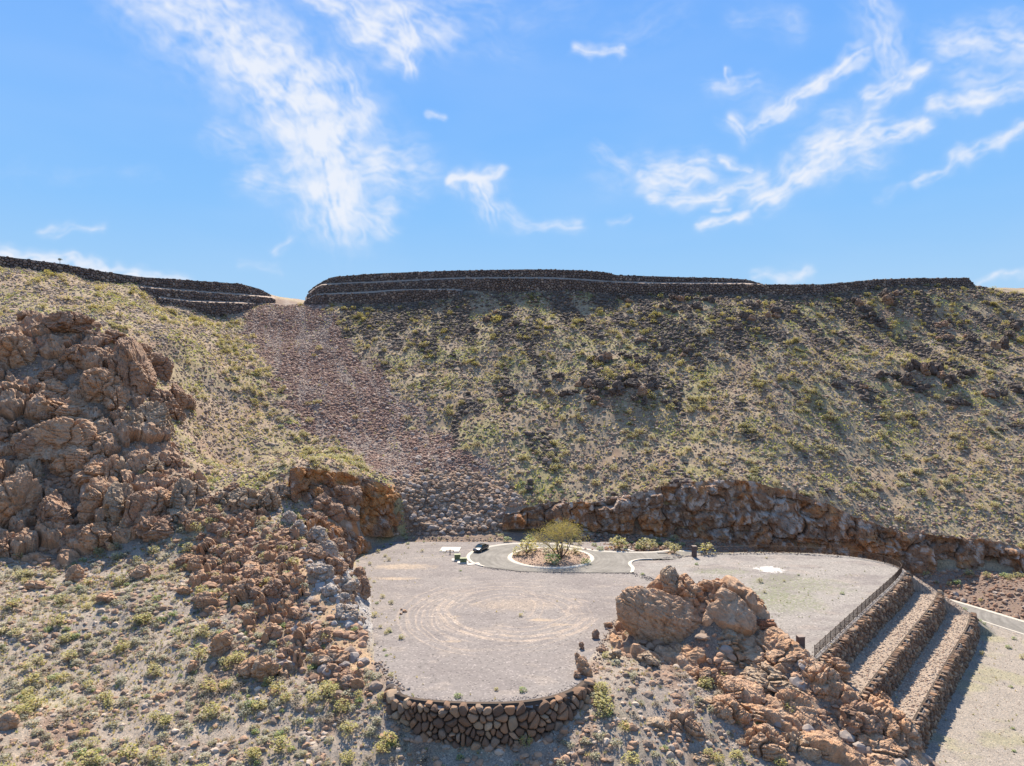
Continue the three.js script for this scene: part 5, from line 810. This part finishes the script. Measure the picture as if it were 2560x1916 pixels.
// the 300 of each kind that show largest are things of their own, the rest one mass
{
  const bySize = (a, b) => b.s / b.d - a.s / a.d;
  const where = (p) => (p.d > 142 ? (p.d > 252 ? 'rim' : p.x < -0.3 * p.d ? 'west' : p.x < -14 ? 'gully' : p.d > 180 ? 'far' : 'cut') : p.x < -8 ? (p.d > 118 ? 'crag' : 'spur') : p.x > 45 ? 'lot' : 'front');
  const say = {
    creosote_bush: { name: 'yellow green creosote bush', cat: 'bush' }, brittlebush: { name: 'silvery grey green rounded shrub', cat: 'shrub' }, green_shrub: { name: 'fresh green low shrub', cat: 'shrub' }, dry_bush: { name: 'dry twiggy grey brown bush', cat: 'bush' },
  }, spot = { rim: 'high on the slope below the ridge walls', west: 'on the slope above and beside the crag', gully: 'beside the scree chute', far: 'on the open hillside above the road cut', cut: 'near the foot of the road cut', crag: 'on the stony ground below the crag', spur: 'on the stony slope of the near spur', lot: 'on the lower gravel lot', front: 'on the gravelly ground beside the pad and knoll' };
  for (const kind of Object.keys(say)) {
    const list = PLANTS[kind].sort(bySize), single = list.slice(0, 300), rest = list.slice(300), protos = PROTO[kind].map((g) => { const m = new THREE.Mesh(g, leafPaint); m.castShadow = m.receiveShadow = true; m.name = kind; return m; });
    for (const p of single) { const m = protos[Math.floor(p.v * protos.length)].clone(); m.name = numbered(kind); m.position.set(p.x, p.y - 0.03, -p.d); m.rotation.y = p.ry; m.scale.set(p.s, p.s * (p.tall ?? 1), p.s); scene.add(m); tag(m, `${say[kind].name} ${spot[where(p)]}`, say[kind].cat, `${kind.replace('_', ' ')} ${spot[where(p)]}`, 'thing'); }
    PROTO[kind].forEach((g, v) => { const part = rest.filter((p) => Math.floor(p.v * PROTO[kind].length) === v); if (part.length) instanced(`${kind}_cover`, g, leafPaint, part, `${say[kind].name} growing in scattered cover`); });
  }
  TUFTS.forEach((g, v) => { const part = PLANTS.tuft.filter((p) => Math.floor(p.v * 3) === v); instanced('grass', g, leafPaint, part, 'dry grass tufts between the stones'); });
  STONES.sort(bySize);
  const pick = [], rest = [], quota = { rubble: 120, dark: 60, scree: 40, near: 60, talus: 40, far: 20, terrace: 0, rim: 30 };
  for (const p of STONES) if (quota[p.zone]-- > 0) pick.push(p); else rest.push(p);
  const label = { rubble: 'loose brown boulder in the rubble pile below the scree', dark: 'dark boulder of the boulder fields below the ridge walls', scree: 'reddish brown stone of the scree chute below the ridge gap', near: 'loose brown stone on the near stony slopes', talus: 'reddish brown stone of the talus strip under the road cut', far: 'loose stone on the open far hillside', rim: 'grey stone along the rim of the gravel' };
  const shades = [[.30, .21, .16], [.24, .165, .125], [.35, .265, .205], [.14, .11, .095], [.31, .18, .12], [.36, .31, .28]].map((c) => plain(c, 0.95)), near = (c) => { let b = 0, q = 9; shades.forEach((m, i) => { const e = Math.hypot(m.color.r - c[0], m.color.g - c[1], m.color.b - c[2]); if (e < q) { q = e; b = i; } }); return shades[b]; };
  for (const p of pick) { const m = put('boulder', LUMPS[p.v], near(p.c)); m.position.set(p.x, p.y + p.s * 0.1, -p.d); m.rotation.set(p.rx, p.ry, p.rz); m.scale.setScalar(p.s); tag(m, label[p.zone], 'stone', label[p.zone].replace(/^(\w+ )*?(boulder|stone)/, '$2s'), 'thing'); }
  LUMPS.forEach((g, v) => instanced('loose_stones', g, stoneWhite, rest.filter((p) => p.v === v && p.s > 0.3), 'loose stones strewn over the slopes'));
  PEBBLES.forEach((g, v) => instanced('gravel', g, stoneWhite, rest.filter((p) => p.v % 3 === v && p.s <= 0.3), 'small stones strewn over the ground'));
  console.log('stones', STONES.length, 'plants', Object.entries(PLANTS).map(([k, v]) => k + ' ' + v.length).join(', '));
}

// ------------------------------------------------------------------ roundabout, road and kerbs
function sweep(line, profile, closed = false) {        // line: [x, d, y]; profile: [offset to the right, height], drawn as an open strip
  const pos = [], idx = [], n = profile.length, N = line.length;
  for (let i = 0; i < N; i++) { const a = closed ? line[(i + N - 1) % N] : line[Math.max(0, i - 1)], b = closed ? line[(i + 1) % N] : line[Math.min(N - 1, i + 1)], l = Math.hypot(b[0] - a[0], b[1] - a[1]), rx = (b[1] - a[1]) / l, rd = -(b[0] - a[0]) / l; for (const [o, h] of profile) pos.push(line[i][0] + rx * o, line[i][2] + h, -(line[i][1] + rd * o)); }
  for (let i = 0; i < (closed ? N : N - 1); i++) for (let j = 0; j < n - 1; j++) { const a = i * n + j, b = ((i + 1) % N) * n + j; idx.push(a, b, a + 1, b, b + 1, a + 1); }
  return geo(pos, idx);
}
const tarMap = (() => {
  const S = 512, data = new Uint8Array(S * S * 4), T = tileNoise(S, 200, 31), r = rng(32);
  for (let j = 0; j < S; j++) for (let i = 0; i < S; i++) { const x = -12 + 44 * i / S, d = 138 + 30 * j / S, R = Math.hypot(x - 8.2, (d - 152) * 1.05), wear = 0.16 * fbm2(R / 0.7, Math.atan2(d - 152, x - 8.2) * 1.5, 3) + 0.14 * fbm2(x / 4, d / 3, 3), v = 0.80 + wear + 0.10 * (T[j * S + i] - 0.5) + 0.06 * (r() - 0.5), o = (j * S + i) * 4; data[o] = 255 * clamp(v + 0.01); data[o + 1] = 255 * clamp(v); data[o + 2] = 255 * clamp(v - 0.02); data[o + 3] = 255; }
  const t = new THREE.DataTexture(data, S, S, THREE.RGBAFormat); t.magFilter = THREE.LinearFilter; t.wrapS = t.wrapT = THREE.RepeatWrapping; t.colorSpace = THREE.SRGBColorSpace; t.needsUpdate = true; return t;
})();
const tar = new THREE.MeshStandardMaterial({ color: rgb(.26, .245, .227), map: tarMap, roughness: 0.95 }), concrete = plain([.60, .56, .49], 0.9), IX = 8.2, ID = 152;
const OUTER = spline([[-6, 144.6], [-8.6, 148], [-9.7, 152.7], [-8.9, 157.3], [-5.6, 162], [-1.8, 164.7], [3, 165.8], [8, 165.6], [12, 164], [15.5, 161.2], [18.6, 158.6], [22.7, 157.4], [30.5, 157.2], [35, 158.8]], 80).map(([x, d]) => [x, d, 0]);
const CUSP = spline([[29.4, 150.6], [27.2, 150.4], [25.2, 148.9], [24.4, 146.6], [24.5, 143.4], [23.7, 140]], 30).map(([x, d]) => [x, d, 0]);
{
  const outline = [...OUTER.slice(0, 76), [31.5, 157], [31.5, 151.2], ...CUSP, [18, 139.9], [10, 140.2], [2, 140.9]], shape = new THREE.Shape(outline.map(([x, d]) => new THREE.Vector2(x, d))), g = new THREE.ShapeGeometry(shape), p = g.attributes.position, uv = [];
  for (let i = 0; i < p.count; i++) { const x = p.getX(i), d = p.getY(i); uv.push((x + 12) / 44, (d - 138) / 30); p.setXYZ(i, x, 0.1, -d); }
  g.setAttribute('uv', new THREE.Float32BufferAttribute(uv, 2)); g.setAttribute('normal', new THREE.Float32BufferAttribute(Array(p.count).fill([0, 1, 0]).flat(), 3));
  tag(put('roundabout_road', g, tar), 'grey asphalt ring of the small roundabout', '', '', 'structure');
  const run = ROAD.filter(([x]) => x > 29.5), rg = sweep(run.map(([x, d, y]) => [x, d, y]), [[-3.3, 0.09], [-1, 0.13], [1, 0.13], [3.3, 0.09]]), q = rg.attributes.position, u2 = []; for (let i = 0; i < q.count; i++) u2.push(q.getX(i) / 44, q.getZ(i) / 30); rg.setAttribute('uv', new THREE.Float32BufferAttribute(u2, 2));
  tag(put('access_road', rg, tar), 'grey asphalt road curving down behind the upper pad', '', '', 'structure');
  const kerb = [[-0.02, 0.06], [0.03, 0.2], [0.22, 0.22], [0.3, 0.13], [0.72, 0.11], [0.74, 0.0]], flip = (pr) => pr.map(([o, h]) => [-o, h]).reverse();
  tag(put('kerb', sweep(OUTER, kerb), concrete), 'pale concrete kerb around the outside of the roundabout', '', '', 'structure');
  tag(put('kerb', sweep(CUSP, flip(kerb.map(([o, h]) => [-o, h]))), concrete), 'pale concrete kerb at the mouth of the road', '', '', 'structure');
  for (const s of [-1, 1]) tag(put('kerb', sweep(run.filter((_, i) => i > (s > 0 ? 10 : 6)), s < 0 ? [[-3.95, 0], [-3.9, 0.2], [-3.7, 0.2], [-3.6, 0.12], [-3.25, 0.10]] : [[3.25, 0.10], [3.6, 0.12], [3.7, 0.2], [3.9, 0.2], [3.95, 0]]), concrete), s < 0 ? 'pale kerb between the road and the talus' : 'pale kerb on the lot side of the road', '', '', 'structure');
}
{
  const ring = [], N = 96; for (let i = 0; i < N; i++) { const a = i / N * 6.28318; ring.push([IX + 8.7 * Math.cos(a), ID + 8.7 * Math.sin(a), 0]); }
  const isle = thing('roundabout_island', 'round planted island with broad pale kerb and brown soil', 'traffic island');
  put('kerb', sweep(ring, [[-0.5, 0.0], [-0.5, 0.24], [-0.3, 0.28], [0.3, 0.27], [0.46, 0.14], [0.5, 0.05]], true), concrete, isle);
  const pos = [], col = [], idx = [], R = 22, A = 72; for (let j = 0; j <= R; j++) for (let i = 0; i < A; i++) { const r = 8.6 * j / R, a = i / A * 6.28318, x = IX + r * Math.cos(a), d = ID + r * Math.sin(a), m = 1 + 0.5 * fbm2(x / 0.8, d / 0.8, 3); pos.push(x, 0.2 + 0.35 * (1 - (j / R) ** 2) + 0.12 * fbm2(x, d, 3), -d); col.push(.33 * m, .235 * m, .18 * m); }
  for (let j = 0; j < R; j++) for (let i = 0; i < A; i++) { const a = j * A + i, b = j * A + (i + 1) % A; idx.push(a, b, a + A, b, b + A, a + A); }
  put('soil', geo(pos, idx, col), painted(1), isle);
  const r = rng(61), list = []; for (let k = 0; k < 900; k++) { const q = 8.1 * Math.sqrt(r()), a = r() * 6.28, x = IX + q * Math.cos(a), d = ID + q * Math.sin(a); list.push({ x, d, y: 0.24 + 0.35 * (1 - (q / 8.6) ** 2), s: 0.1 + 0.25 * r() ** 3, c: shadeOf([[.36, .26, .20], [.28, .19, .14], [.42, .33, .27]][k % 3], r), ry: r() * 6.28, rx: r(), rz: r() }); }
  instanced('island_gravel', PEBBLES[0], stoneWhite, list, 'brown stones on the soil of the roundabout island');
}
const isleY = (x, d) => 0.18 + 0.35 * (1 - (Math.hypot(x - IX, d - ID) / 8.6) ** 2);
// palo verde on the island
{
  const tree = thing('palo_verde_tree', 'sparse multi-stemmed desert tree on the roundabout island', 'tree'), r = rng(64), wood = [[], []], leafP = [], leafC = [], base = atS(1401, 1404, 149);
  const limb = (p, q, r0, r1, pale) => { const a = new THREE.Vector3(...p), b = new THREE.Vector3(...q), mid = a.clone().lerp(b, 0.5).add(new THREE.Vector3((r() - 0.5) * 0.25, 0.05, (r() - 0.5) * 0.25)), curve = new THREE.QuadraticBezierCurve3(a, mid, b), g = new THREE.TubeGeometry(curve, 4, 1, 5), P = g.attributes.position; for (let i = 0; i < P.count; i++) { const t = Math.floor(i / 6) / 4, c = curve.getPoint(t), w = r0 + (r1 - r0) * t; P.setXYZ(i, c.x + (P.getX(i) - c.x) * w, c.y + (P.getY(i) - c.y) * w, c.z + (P.getZ(i) - c.z) * w); } g.computeVertexNormals(); g.deleteAttribute('uv'); wood[pale ? 1 : 0].push(g); };
  const grow = (p, dir, len, rad, lev) => {
    const q = [p[0] + dir[0] * len, p[1] + dir[1] * len, p[2] + dir[2] * len]; limb(p, q, rad, rad * 0.66, lev > 1);
    if (lev >= 3) for (let k = 0; k < (lev === 3 ? 5 : 10); k++) { const t = 0.15 + r(), s = 0.05 + 0.07 * r(), x = p[0] + dir[0] * len * t + (r() - 0.5) * 2.2, y = p[1] + dir[1] * len * t + (r() - 0.62) * 1.8, z = p[2] + dir[2] * len * t + (r() - 0.5) * 1.1, a = r() * 6.28, m = 0.7 + 0.6 * r(), c = [[.48, .40, .085], [.40, .36, .08], [.54, .43, .10]][k % 3]; leafP.push(x, y, z, x + s * Math.cos(a), y + s * 0.4, z + s * Math.sin(a), x + s * 0.5 * Math.cos(a + 1.4), y + s * 0.9, z + s * 0.5 * Math.sin(a + 1.4)); for (let i = 0; i < 3; i++) leafC.push(c[0] * m, c[1] * m, c[2] * m); }
    if (lev >= 5) return;
    const n = lev === 0 ? 2 : lev < 4 ? 3 : 2; for (let k = 0; k < n; k++) { const a = r() * 6.28, sp = lev === 0 ? 0.45 : 0.75; let d = [dir[0] + Math.cos(a) * sp, dir[1] + (lev < 2 ? 0.15 : 0.12 - 0.3 * r()), dir[2] + Math.sin(a) * sp]; const l = Math.hypot(...d); d = d.map((v) => v / l); grow(q, d, len * (0.70 + 0.22 * r()), rad * 0.62, lev + 1); }
  };
  for (const [a, t] of [[0.2, 0.62], [1.5, 0.42], [2.9, 0.66], [4.1, 0.5], [5.3, 0.36]]) { const d = [Math.cos(a) * t, 0.86, Math.sin(a) * t * 0.85], l = Math.hypot(...d); grow([0, -0.1, 0], d.map((v) => v / l), 1.75, 0.13, 0); }
  put('trunk', mergeGeometries(wood[0]), plain([.13, .085, .06], 0.95), tree); put('branches', mergeGeometries(wood[1]), plain([.40, .33, .22], 0.95), tree); put('crown', geo(leafP, null, leafC), leafPaint, tree);
  tree.position.set(base.x, isleY(base.x, base.d), -base.d); tree.scale.set(1.25, 1.25, 1.2);
}
// planted shrubs of the island and the verge: [photo x, y of the foot, size, kind, label]
for (const [sx, sy, s, kind, v, label] of [
  [1317, 1391, 3.2, 'creosote_bush', 1, 'yellow flowering bush on the island beside the kerb'], [1326, 1379, 3.0, 'creosote_bush', 1, 'tall yellow flowering bush at the back of the island'], [1382, 1413, 2.9, 'green_shrub', 0, 'tall green shrub at the foot of the island tree'], [1402, 1395, 3.0, 'creosote_bush', 0, 'broad yellow green bush behind the island tree'], [1375, 1393, 2.2, 'brittlebush', 0, 'silvery shrub beside the island tree'], [1464, 1411, 1.9, 'green_shrub', 1, 'round dark green shrub at the end of the island'], [1293, 1393, 1.8, 'creosote_bush', 2, 'small yellow green bush at the rim of the island'], [1362, 1385, 1.8, 'dry_bush', 0, 'dry bush in the middle of the island'], [1440, 1390, 1.9, 'creosote_bush', 2, 'low yellow bush behind the round green island shrub'],
  [1268, 1355, 1.7, 'green_shrub', 0, 'bright green shrub between the rubble pile and the roundabout kerb'], [1325, 1353, 2.0, 'green_shrub', 1, 'rounded green shrub on the verge behind the roundabout'], [1548, 1374, 3.0, 'creosote_bush', 0, 'large green bush beside the road mouth'], [1612, 1372, 2.6, 'creosote_bush', 2, 'yellow green bush on the verge beside the pink boulder'], [1687, 1381, 2.2, 'creosote_bush', 0, 'upright bush on the talus near the far pillar'], [1766, 1386, 2.6, 'creosote_bush', 1, 'wide bush behind the far pillar'],
]) { const p0 = atS(sx, sy, EYE / ((sy - 958) / 1800)), m = put(kind, PROTO[kind][v], leafPaint), on = Math.hypot(p0.x - IX, p0.d - ID) < 8.3, y = on ? isleY(p0.x, p0.d) : ground(p0.x, p0.d); m.position.set(p0.x, y - 0.05, -p0.d); m.scale.setScalar(s); m.rotation.y = sx; tag(m, label, 'shrub', '', 'thing'); }

// ------------------------------------------------------------------ railing and pillars of the upper pad
{
  const iron = plain([.105, .07, .052], 0.6, { metalness: 0.2 }), rail = thing('iron_railing', 'long dark iron railing around the rim of the upper pad', 'railing'), line = EDGE.slice(9, 128).map(([x, d]) => [x, d]), acc = [0]; for (let i = 1; i < line.length; i++) acc.push(acc[i - 1] + Math.hypot(line[i][0] - line[i - 1][0], line[i][1] - line[i - 1][1]));
  const L = acc[acc.length - 1], on = (s) => { let i = 0; while (i < acc.length - 2 && acc[i + 1] < s) i++; const t = (s - acc[i]) / (acc[i + 1] - acc[i]); return [line[i][0] + (line[i + 1][0] - line[i][0]) * t, line[i][1] + (line[i + 1][1] - line[i][1]) * t]; }, n = Math.round(L / 2.4), bx = (w, h, e) => new THREE.BoxGeometry(w, h, e);
  const dirAt = (s) => { const a = on(Math.max(0, s - 0.5)), b = on(Math.min(L, s + 0.5)); return Math.atan2(b[1] - a[1], b[0] - a[0]); }, postG = bx(0.075, 1.6, 0.075).translate(0, 0.78, 0), capG = new THREE.ConeGeometry(0.07, 0.07, 4, 1).rotateY(Math.PI / 4).translate(0, 1.615, 0);
  for (let k = 0; k <= n; k++) { const s = L * k / n, [x, d] = on(s), m = put('post', postG, iron, rail); m.position.set(x, 0, -d); m.rotation.y = dirAt(s); put('post_cap', capG, iron, m); }
  for (let k = 0; k < n; k++) {
    const s0 = L * k / n, s1 = L * (k + 1) / n, a = on(s0), b = on(s1), len = Math.hypot(b[0] - a[0], b[1] - a[1]), turn = Math.atan2(b[1] - a[1], b[0] - a[0]), cx = (a[0] + b[0]) / 2, cd = (a[1] + b[1]) / 2;
    for (const y of [1.45, 0.18]) { const m = put('rail', bx(len, y > 1 ? 0.06 : 0.045, 0.045), iron, rail); m.position.set(cx, y, -cd); m.rotation.y = turn; }
    const bars = []; for (let q = 1; q < len / 0.125; q++) bars.push(bx(0.018, 1.27, 0.018).translate(-len / 2 + q * 0.125, 0.815, 0)); const m = tag(put('pickets', mergeGeometries(bars), iron, rail), '', '', '', 'stuff'); m.position.set(cx, 0, -cd); m.rotation.y = turn;
  }
}
for (const [sx, sy, h, label] of [[2002, 1632, 2.15, 'dark brown block pillar where the railing ends beside the knoll'], [1736, 1394, 2.3, 'dark brown block pillar where the railing ends near the roundabout']]) {
  const p = atS(sx, sy, EYE / ((sy - 958) / 1800)), pil = thing('block_pillar', label, 'pillar', 'pillars at the ends of the railing'), clay = plain([.135, .092, .08], 0.9), clay2 = plain([.16, .108, .09], 0.9), N = 10, w = 0.86;
  put('mortar_core', new THREE.BoxGeometry(w - 0.05, h - 0.1, w - 0.05).translate(0, (h - 0.1) / 2, 0), plain([.10, .075, .068]), pil);
  for (let k = 0; k < N; k++) { const c = put('block_course', new THREE.BoxGeometry(w, h / N - 0.022, w), k % 3 ? clay : clay2, pil); c.position.y = (k + 0.5) * h / N; c.rotation.y = (hash3(k, 3, 1) - 0.5) * 0.02; }
  put('cap', new THREE.BoxGeometry(w + 0.08, 0.1, w + 0.08).translate(0, h + 0.05, 0), plain([.30, .245, .215], 0.9), pil); pil.position.set(p.x, 0.02, -p.d); pil.rotation.y = 0.12;
}
// ------------------------------------------------------------------ utilities beside the roundabout
{
  const steel = plain([.15, .185, .085], 0.7), lidM = plain([.22, .26, .13], 0.7), pad = plain([.66, .62, .57], 0.9), box = (w, h, d) => new THREE.BoxGeometry(w, h, d);
  for (const [sx, sy, w, h, dp, label] of [[1143, 1403, 1.25, 1.0, 1.0, 'taller green utility cabinet beside the roundabout kerb'], [1158, 1409.5, 1.35, 0.75, 0.9, 'lower green utility cabinet next to the taller one']]) {
    const p = atS(sx, sy, EYE / ((sy - 958) / 1800)), c = thing('utility_cabinet', label, 'utility box', 'green utility cabinets'); c.position.set(p.x, 0.03, -p.d - dp / 2); c.rotation.y = 0.08;
    put('base_pad', box(w + 0.9, 0.16, dp + 0.7).translate(-0.1, 0.08, 0.1), pad, c); put('cabinet', box(w, h, dp).translate(0, 0.16 + h / 2, 0), steel, c); const l = put('lid', box(w + 0.07, 0.07, dp + 0.07).translate(0, 0.195 + h, 0), lidM, c); put('hinge', box(0.5, 0.04, 0.04).translate(0, 0.2 + h, -dp / 2 - 0.05), steel, l); const dr = put('door', box(w * 0.46, h * 0.8, 0.03).translate(-w * 0.24, 0.16 + h / 2, dp / 2 + 0.02), steel, c); put('handle', box(0.05, 0.16, 0.05).translate(-w * 0.05, 0.16 + h / 2, dp / 2 + 0.06), plain([.1, .1, .09], 0.5), dr); put('door', box(w * 0.46, h * 0.8, 0.03).translate(w * 0.24, 0.16 + h / 2, dp / 2 + 0.02), steel, c);
  }
  const q = atS(1125, 1377, 158.5); const sl = put('concrete_slab', new THREE.BoxGeometry(4.3, 0.22, 4.2), pad); sl.position.set(q.x, 0.09, -159.3); sl.rotation.y = -0.05; tag(sl, 'flat white concrete slab beside the parked car', 'slab', '', 'thing');
  const st = thing('standpipe', 'brown metal standpipe with crossbar in front of the white slab', 'standpipe'), rusty = plain([.17, .10, .06], 0.7), p = atS(1125, 1387, 155.2), cyl = (r, l) => new THREE.CylinderGeometry(r, r, l, 10); st.position.set(p.x, 0.02, -p.d);
  put('upright', cyl(0.11, 0.95).translate(0, 0.47, 0), rusty, st); put('crossbar', cyl(0.07, 1.7).rotateZ(Math.PI / 2).translate(-0.05, 0.8, 0), rusty, st); for (const x of [-0.85, 0.7]) put('outlet', cyl(0.08, 0.3).translate(x, 0.72, 0), rusty, st); put('flange', cyl(0.22, 0.06).translate(0, 0.03, 0), rusty, st); put('valve_wheel', new THREE.TorusGeometry(0.15, 0.03, 6, 14).rotateX(Math.PI / 2).translate(0, 1.0, 0), rusty, st);
  const ap = put('concrete_apron', new THREE.BoxGeometry(2.6, 0.1, 1.3), pad); ap.position.set(-7.9, 0.07, -146.8); ap.rotation.y = 0.3; tag(ap, 'small pale concrete apron between the cabinets and the kerb', 'slab', '', 'thing');
  const fl = put('drain_flume', new THREE.BoxGeometry(0.9, 0.14, 3.2), pad); fl.position.set(25.6, 0.1, -159.2); fl.rotation.y = 0.75; tag(fl, 'pale concrete drain channel leading to the road kerb', 'drain', '', 'thing');
  rock('pink_boulder', 'pinkish boulder beside the concrete drain channel', '', 1573, 1369, 16, 14, { d: 161.5, tone: 'grey', planes: 5, round: 0.8, crack: 0.2, strata: 0.3 });
  for (const [sx, sy, w, label] of [[1012, 1530, 12, 'tan stone lying alone on the gravel pad, largest of three'], [1002, 1536, 8, 'pale stone lying on the gravel pad beside two others'], [1003, 1525, 6, 'smallest stone lying on the gravel pad beside two others']]) rock('pad_stone', label, '', sx, sy, w, w * 0.75, { d: EYE / ((sy + 2 - 958) / 1800), tone: 'warm', planes: 10, round: 0, crack: 0, strata: 0, sink: 0.1 });
}
// ------------------------------------------------------------------ parked car
{
  const car = thing('parked_car', 'dark blue-black sedan parked at the roundabout kerb', 'car'), coat = new THREE.MeshPhysicalMaterial({ color: rgb(.008, .010, .014), roughness: 0.25, clearcoat: 1, clearcoatRoughness: 0.05 }), glass = new THREE.MeshPhysicalMaterial({ color: rgb(.012, .03, .035), roughness: 0.04, metalness: 0, clearcoat: 1, clearcoatRoughness: 0.02 }), rubber = plain([.02, .02, .02], 0.9), alloy = plain([.45, .45, .46], 0.3, { metalness: 0.8 }), trim = plain([.015, .015, .016], 0.5), lampM = new THREE.MeshPhysicalMaterial({ color: rgb(.75, .78, .8), roughness: 0.08, clearcoat: 1 });
  // stations along the length: [z, half width, sill, shoulder]; +z is the nose
  const st = [[-2.36, .70, .42, .86], [-2.30, .80, .30, .95], [-1.9, .88, .24, 1.00], [-1.2, .91, .22, 1.00], [0, .92, .22, .97], [0.9, .91, .22, .94], [1.5, .89, .22, .88], [2.05, .83, .24, .80], [2.30, .74, .28, .70], [2.38, .62, .36, .60]], pos = [], idx = [], prof = [[.80, 0], [1, .18], [1.02, .55], [.97, .9], [.86, 1]];
  for (const [z, w, lo, hi] of st) { const rowp = []; for (const [f, t] of prof) rowp.push([f * w, lo + (hi - lo) * t]); const arch = (p) => p; const full = [...rowp, [0, hi + 0.05], ...rowp.slice().reverse().map(([a, b]) => [-a, b])]; for (const [a, b] of full) pos.push(arch(a), b, z); }
  const n = prof.length * 2 + 1; for (let i = 0; i < st.length - 1; i++) for (let j = 0; j < n - 1; j++) { const a = i * n + j, b = a + n; idx.push(a, a + 1, b, b, a + 1, b + 1); } for (let i = 0; i < st.length - 1; i++) { const a = i * n + n - 1, b = a + n; idx.push(a, i * n, b, b, i * n, (i + 1) * n); } for (const e of [0, st.length - 1]) for (let j = 1; j < n - 1; j++) e ? idx.push(e * n, e * n + j, e * n + j + 1) : idx.push(0, j + 1, j);
  put('body', geo(pos, idx), coat, car);
  const cab = (inset, lift, z) => z.map(([zz, w, y]) => [zz, w - inset, y + lift]), quad = (pts) => geo(pts.flat(), pts.length === 4 ? [0, 1, 2, 0, 2, 3] : [0, 1, 2]);
  const B = { wf: 1.12, wr: -1.62, rf: 0.34, rr: -0.95, yb: 0.98, yt: 1.43, hb: 0.84, ht: 0.62 };
  const roofP = [], roofI = [], RR = [[B.rf, B.ht], [0, B.ht + .02], [-0.5, B.ht + .02], [B.rr, B.ht - .01]]; for (const [z, w] of RR) for (const f of [-1, -.6, 0, .6, 1]) roofP.push(f * w, B.yt + 0.05 * (1 - f * f) - 0.02 * Math.abs(f), z); for (let i = 0; i < 3; i++) for (let j = 0; j < 4; j++) { const a = i * 5 + j, b = a + 5; roofI.push(a, b, a + 1, b, b + 1, a + 1); }
  put('roof', geo(roofP, roofI), coat, car);
  put('windscreen', quad([[-B.hb + .08, B.yb, B.wf], [B.hb - .08, B.yb, B.wf], [B.ht - .03, B.yt - .01, B.rf], [-B.ht + .03, B.yt - .01, B.rf]]), glass, car); put('rear_window', quad([[B.hb - .1, B.yb + .02, B.wr], [-B.hb + .1, B.yb + .02, B.wr], [-B.ht + .04, B.yt - .02, B.rr], [B.ht - .04, B.yt - .02, B.rr]]), glass, car);
  for (const s of [-1, 1]) {
    const P = (z, t) => [s * (B.hb + (B.ht - B.hb) * t), B.yb + (B.yt - B.yb) * t, z];
    put('side_window', quad([P(0.92, .06), P(-0.18, .06), P(-0.14, .92), P(0.33, .92)]), glass, car); put('side_window', quad([P(-0.28, .06), P(-1.22, .06), P(-0.86, .92), P(-0.24, .92)]), glass, car);
    put('pillar', quad([P(B.wf, 0), P(0.92, .06), P(0.33, .92), P(B.rf, 1)]), coat, car); put('pillar', quad([P(-0.18, 0), P(-0.28, 0), P(-0.24, 1), P(-0.14, 1)]), coat, car); put('pillar', quad([P(-1.22, 0), P(B.wr, 0), P(B.rr, 1), P(-0.86, 1)]), coat, car);
    put('mirror', new THREE.SphereGeometry(0.1, 10, 8).scale(1.3, 0.8, 0.7).translate(s * 1.0, 1.0, 0.85), coat, car); put('headlight', new THREE.SphereGeometry(0.16, 12, 8).scale(1.3, 0.5, 0.8).translate(s * 0.60, 0.66, 2.18), lampM, car); put('tail_light', new THREE.BoxGeometry(0.3, 0.14, 0.08).translate(s * 0.62, 0.82, -2.33), plain([.3, .01, .01], 0.2), car);
    put('door_handle', new THREE.BoxGeometry(0.03, 0.04, 0.2).translate(s * 0.93, 0.84, 0.0), trim, car);
    for (const z of [1.42, -1.40]) { const w = new THREE.Group(); w.name = 'wheel'; w.position.set(s * 0.80, 0.325, z); car.add(w); put('tyre', new THREE.TorusGeometry(0.245, 0.085, 10, 24).rotateY(Math.PI / 2).scale(1.2, 1, 1), rubber, w); put('rim', new THREE.CylinderGeometry(0.21, 0.21, 0.17, 16).rotateZ(Math.PI / 2), alloy, w); }
  }
  put('grille', new THREE.BoxGeometry(0.85, 0.14, 0.06).translate(0, 0.56, 2.36), trim, car); put('number_plate', new THREE.BoxGeometry(0.36, 0.13, 0.02).translate(0, 0.44, 2.41), plain([.5, .5, .48], 0.5), car); put('bumper_intake', new THREE.BoxGeometry(1.1, 0.1, 0.08).translate(0, 0.36, 2.33), trim, car);
  const p = atS(1200, 1382, 157.5); car.position.set(p.x + 0.15, 0.105, -158.3); car.rotation.y = -0.46;
}
// a lone sapling on top of the long ridge wall
{
  const t = thing('sapling', 'tiny lone sapling standing on top of the long sloping ridge wall', 'tree'), p = at(128.5, 569, 246.5); put('trunk', new THREE.CylinderGeometry(0.05, 0.09, 1.3, 6).translate(0, 0.6, 0), plain([.12, .09, .06]), t); put('crown', plantGeo(951, { stems: 4, leaves: 160, r: 0.6, h: 0.8, leaf: 0.16, colors: [[.07, .09, .035], [.09, .11, .04]] }).translate(0, 1.0, 0), leafPaint, t); t.position.set(p.x, p.y - 0.1, -p.d);
}
scene.traverse((o) => { if (o.isMesh) { o.castShadow = true; o.receiveShadow = true; } });
renderer.render(scene, camera);
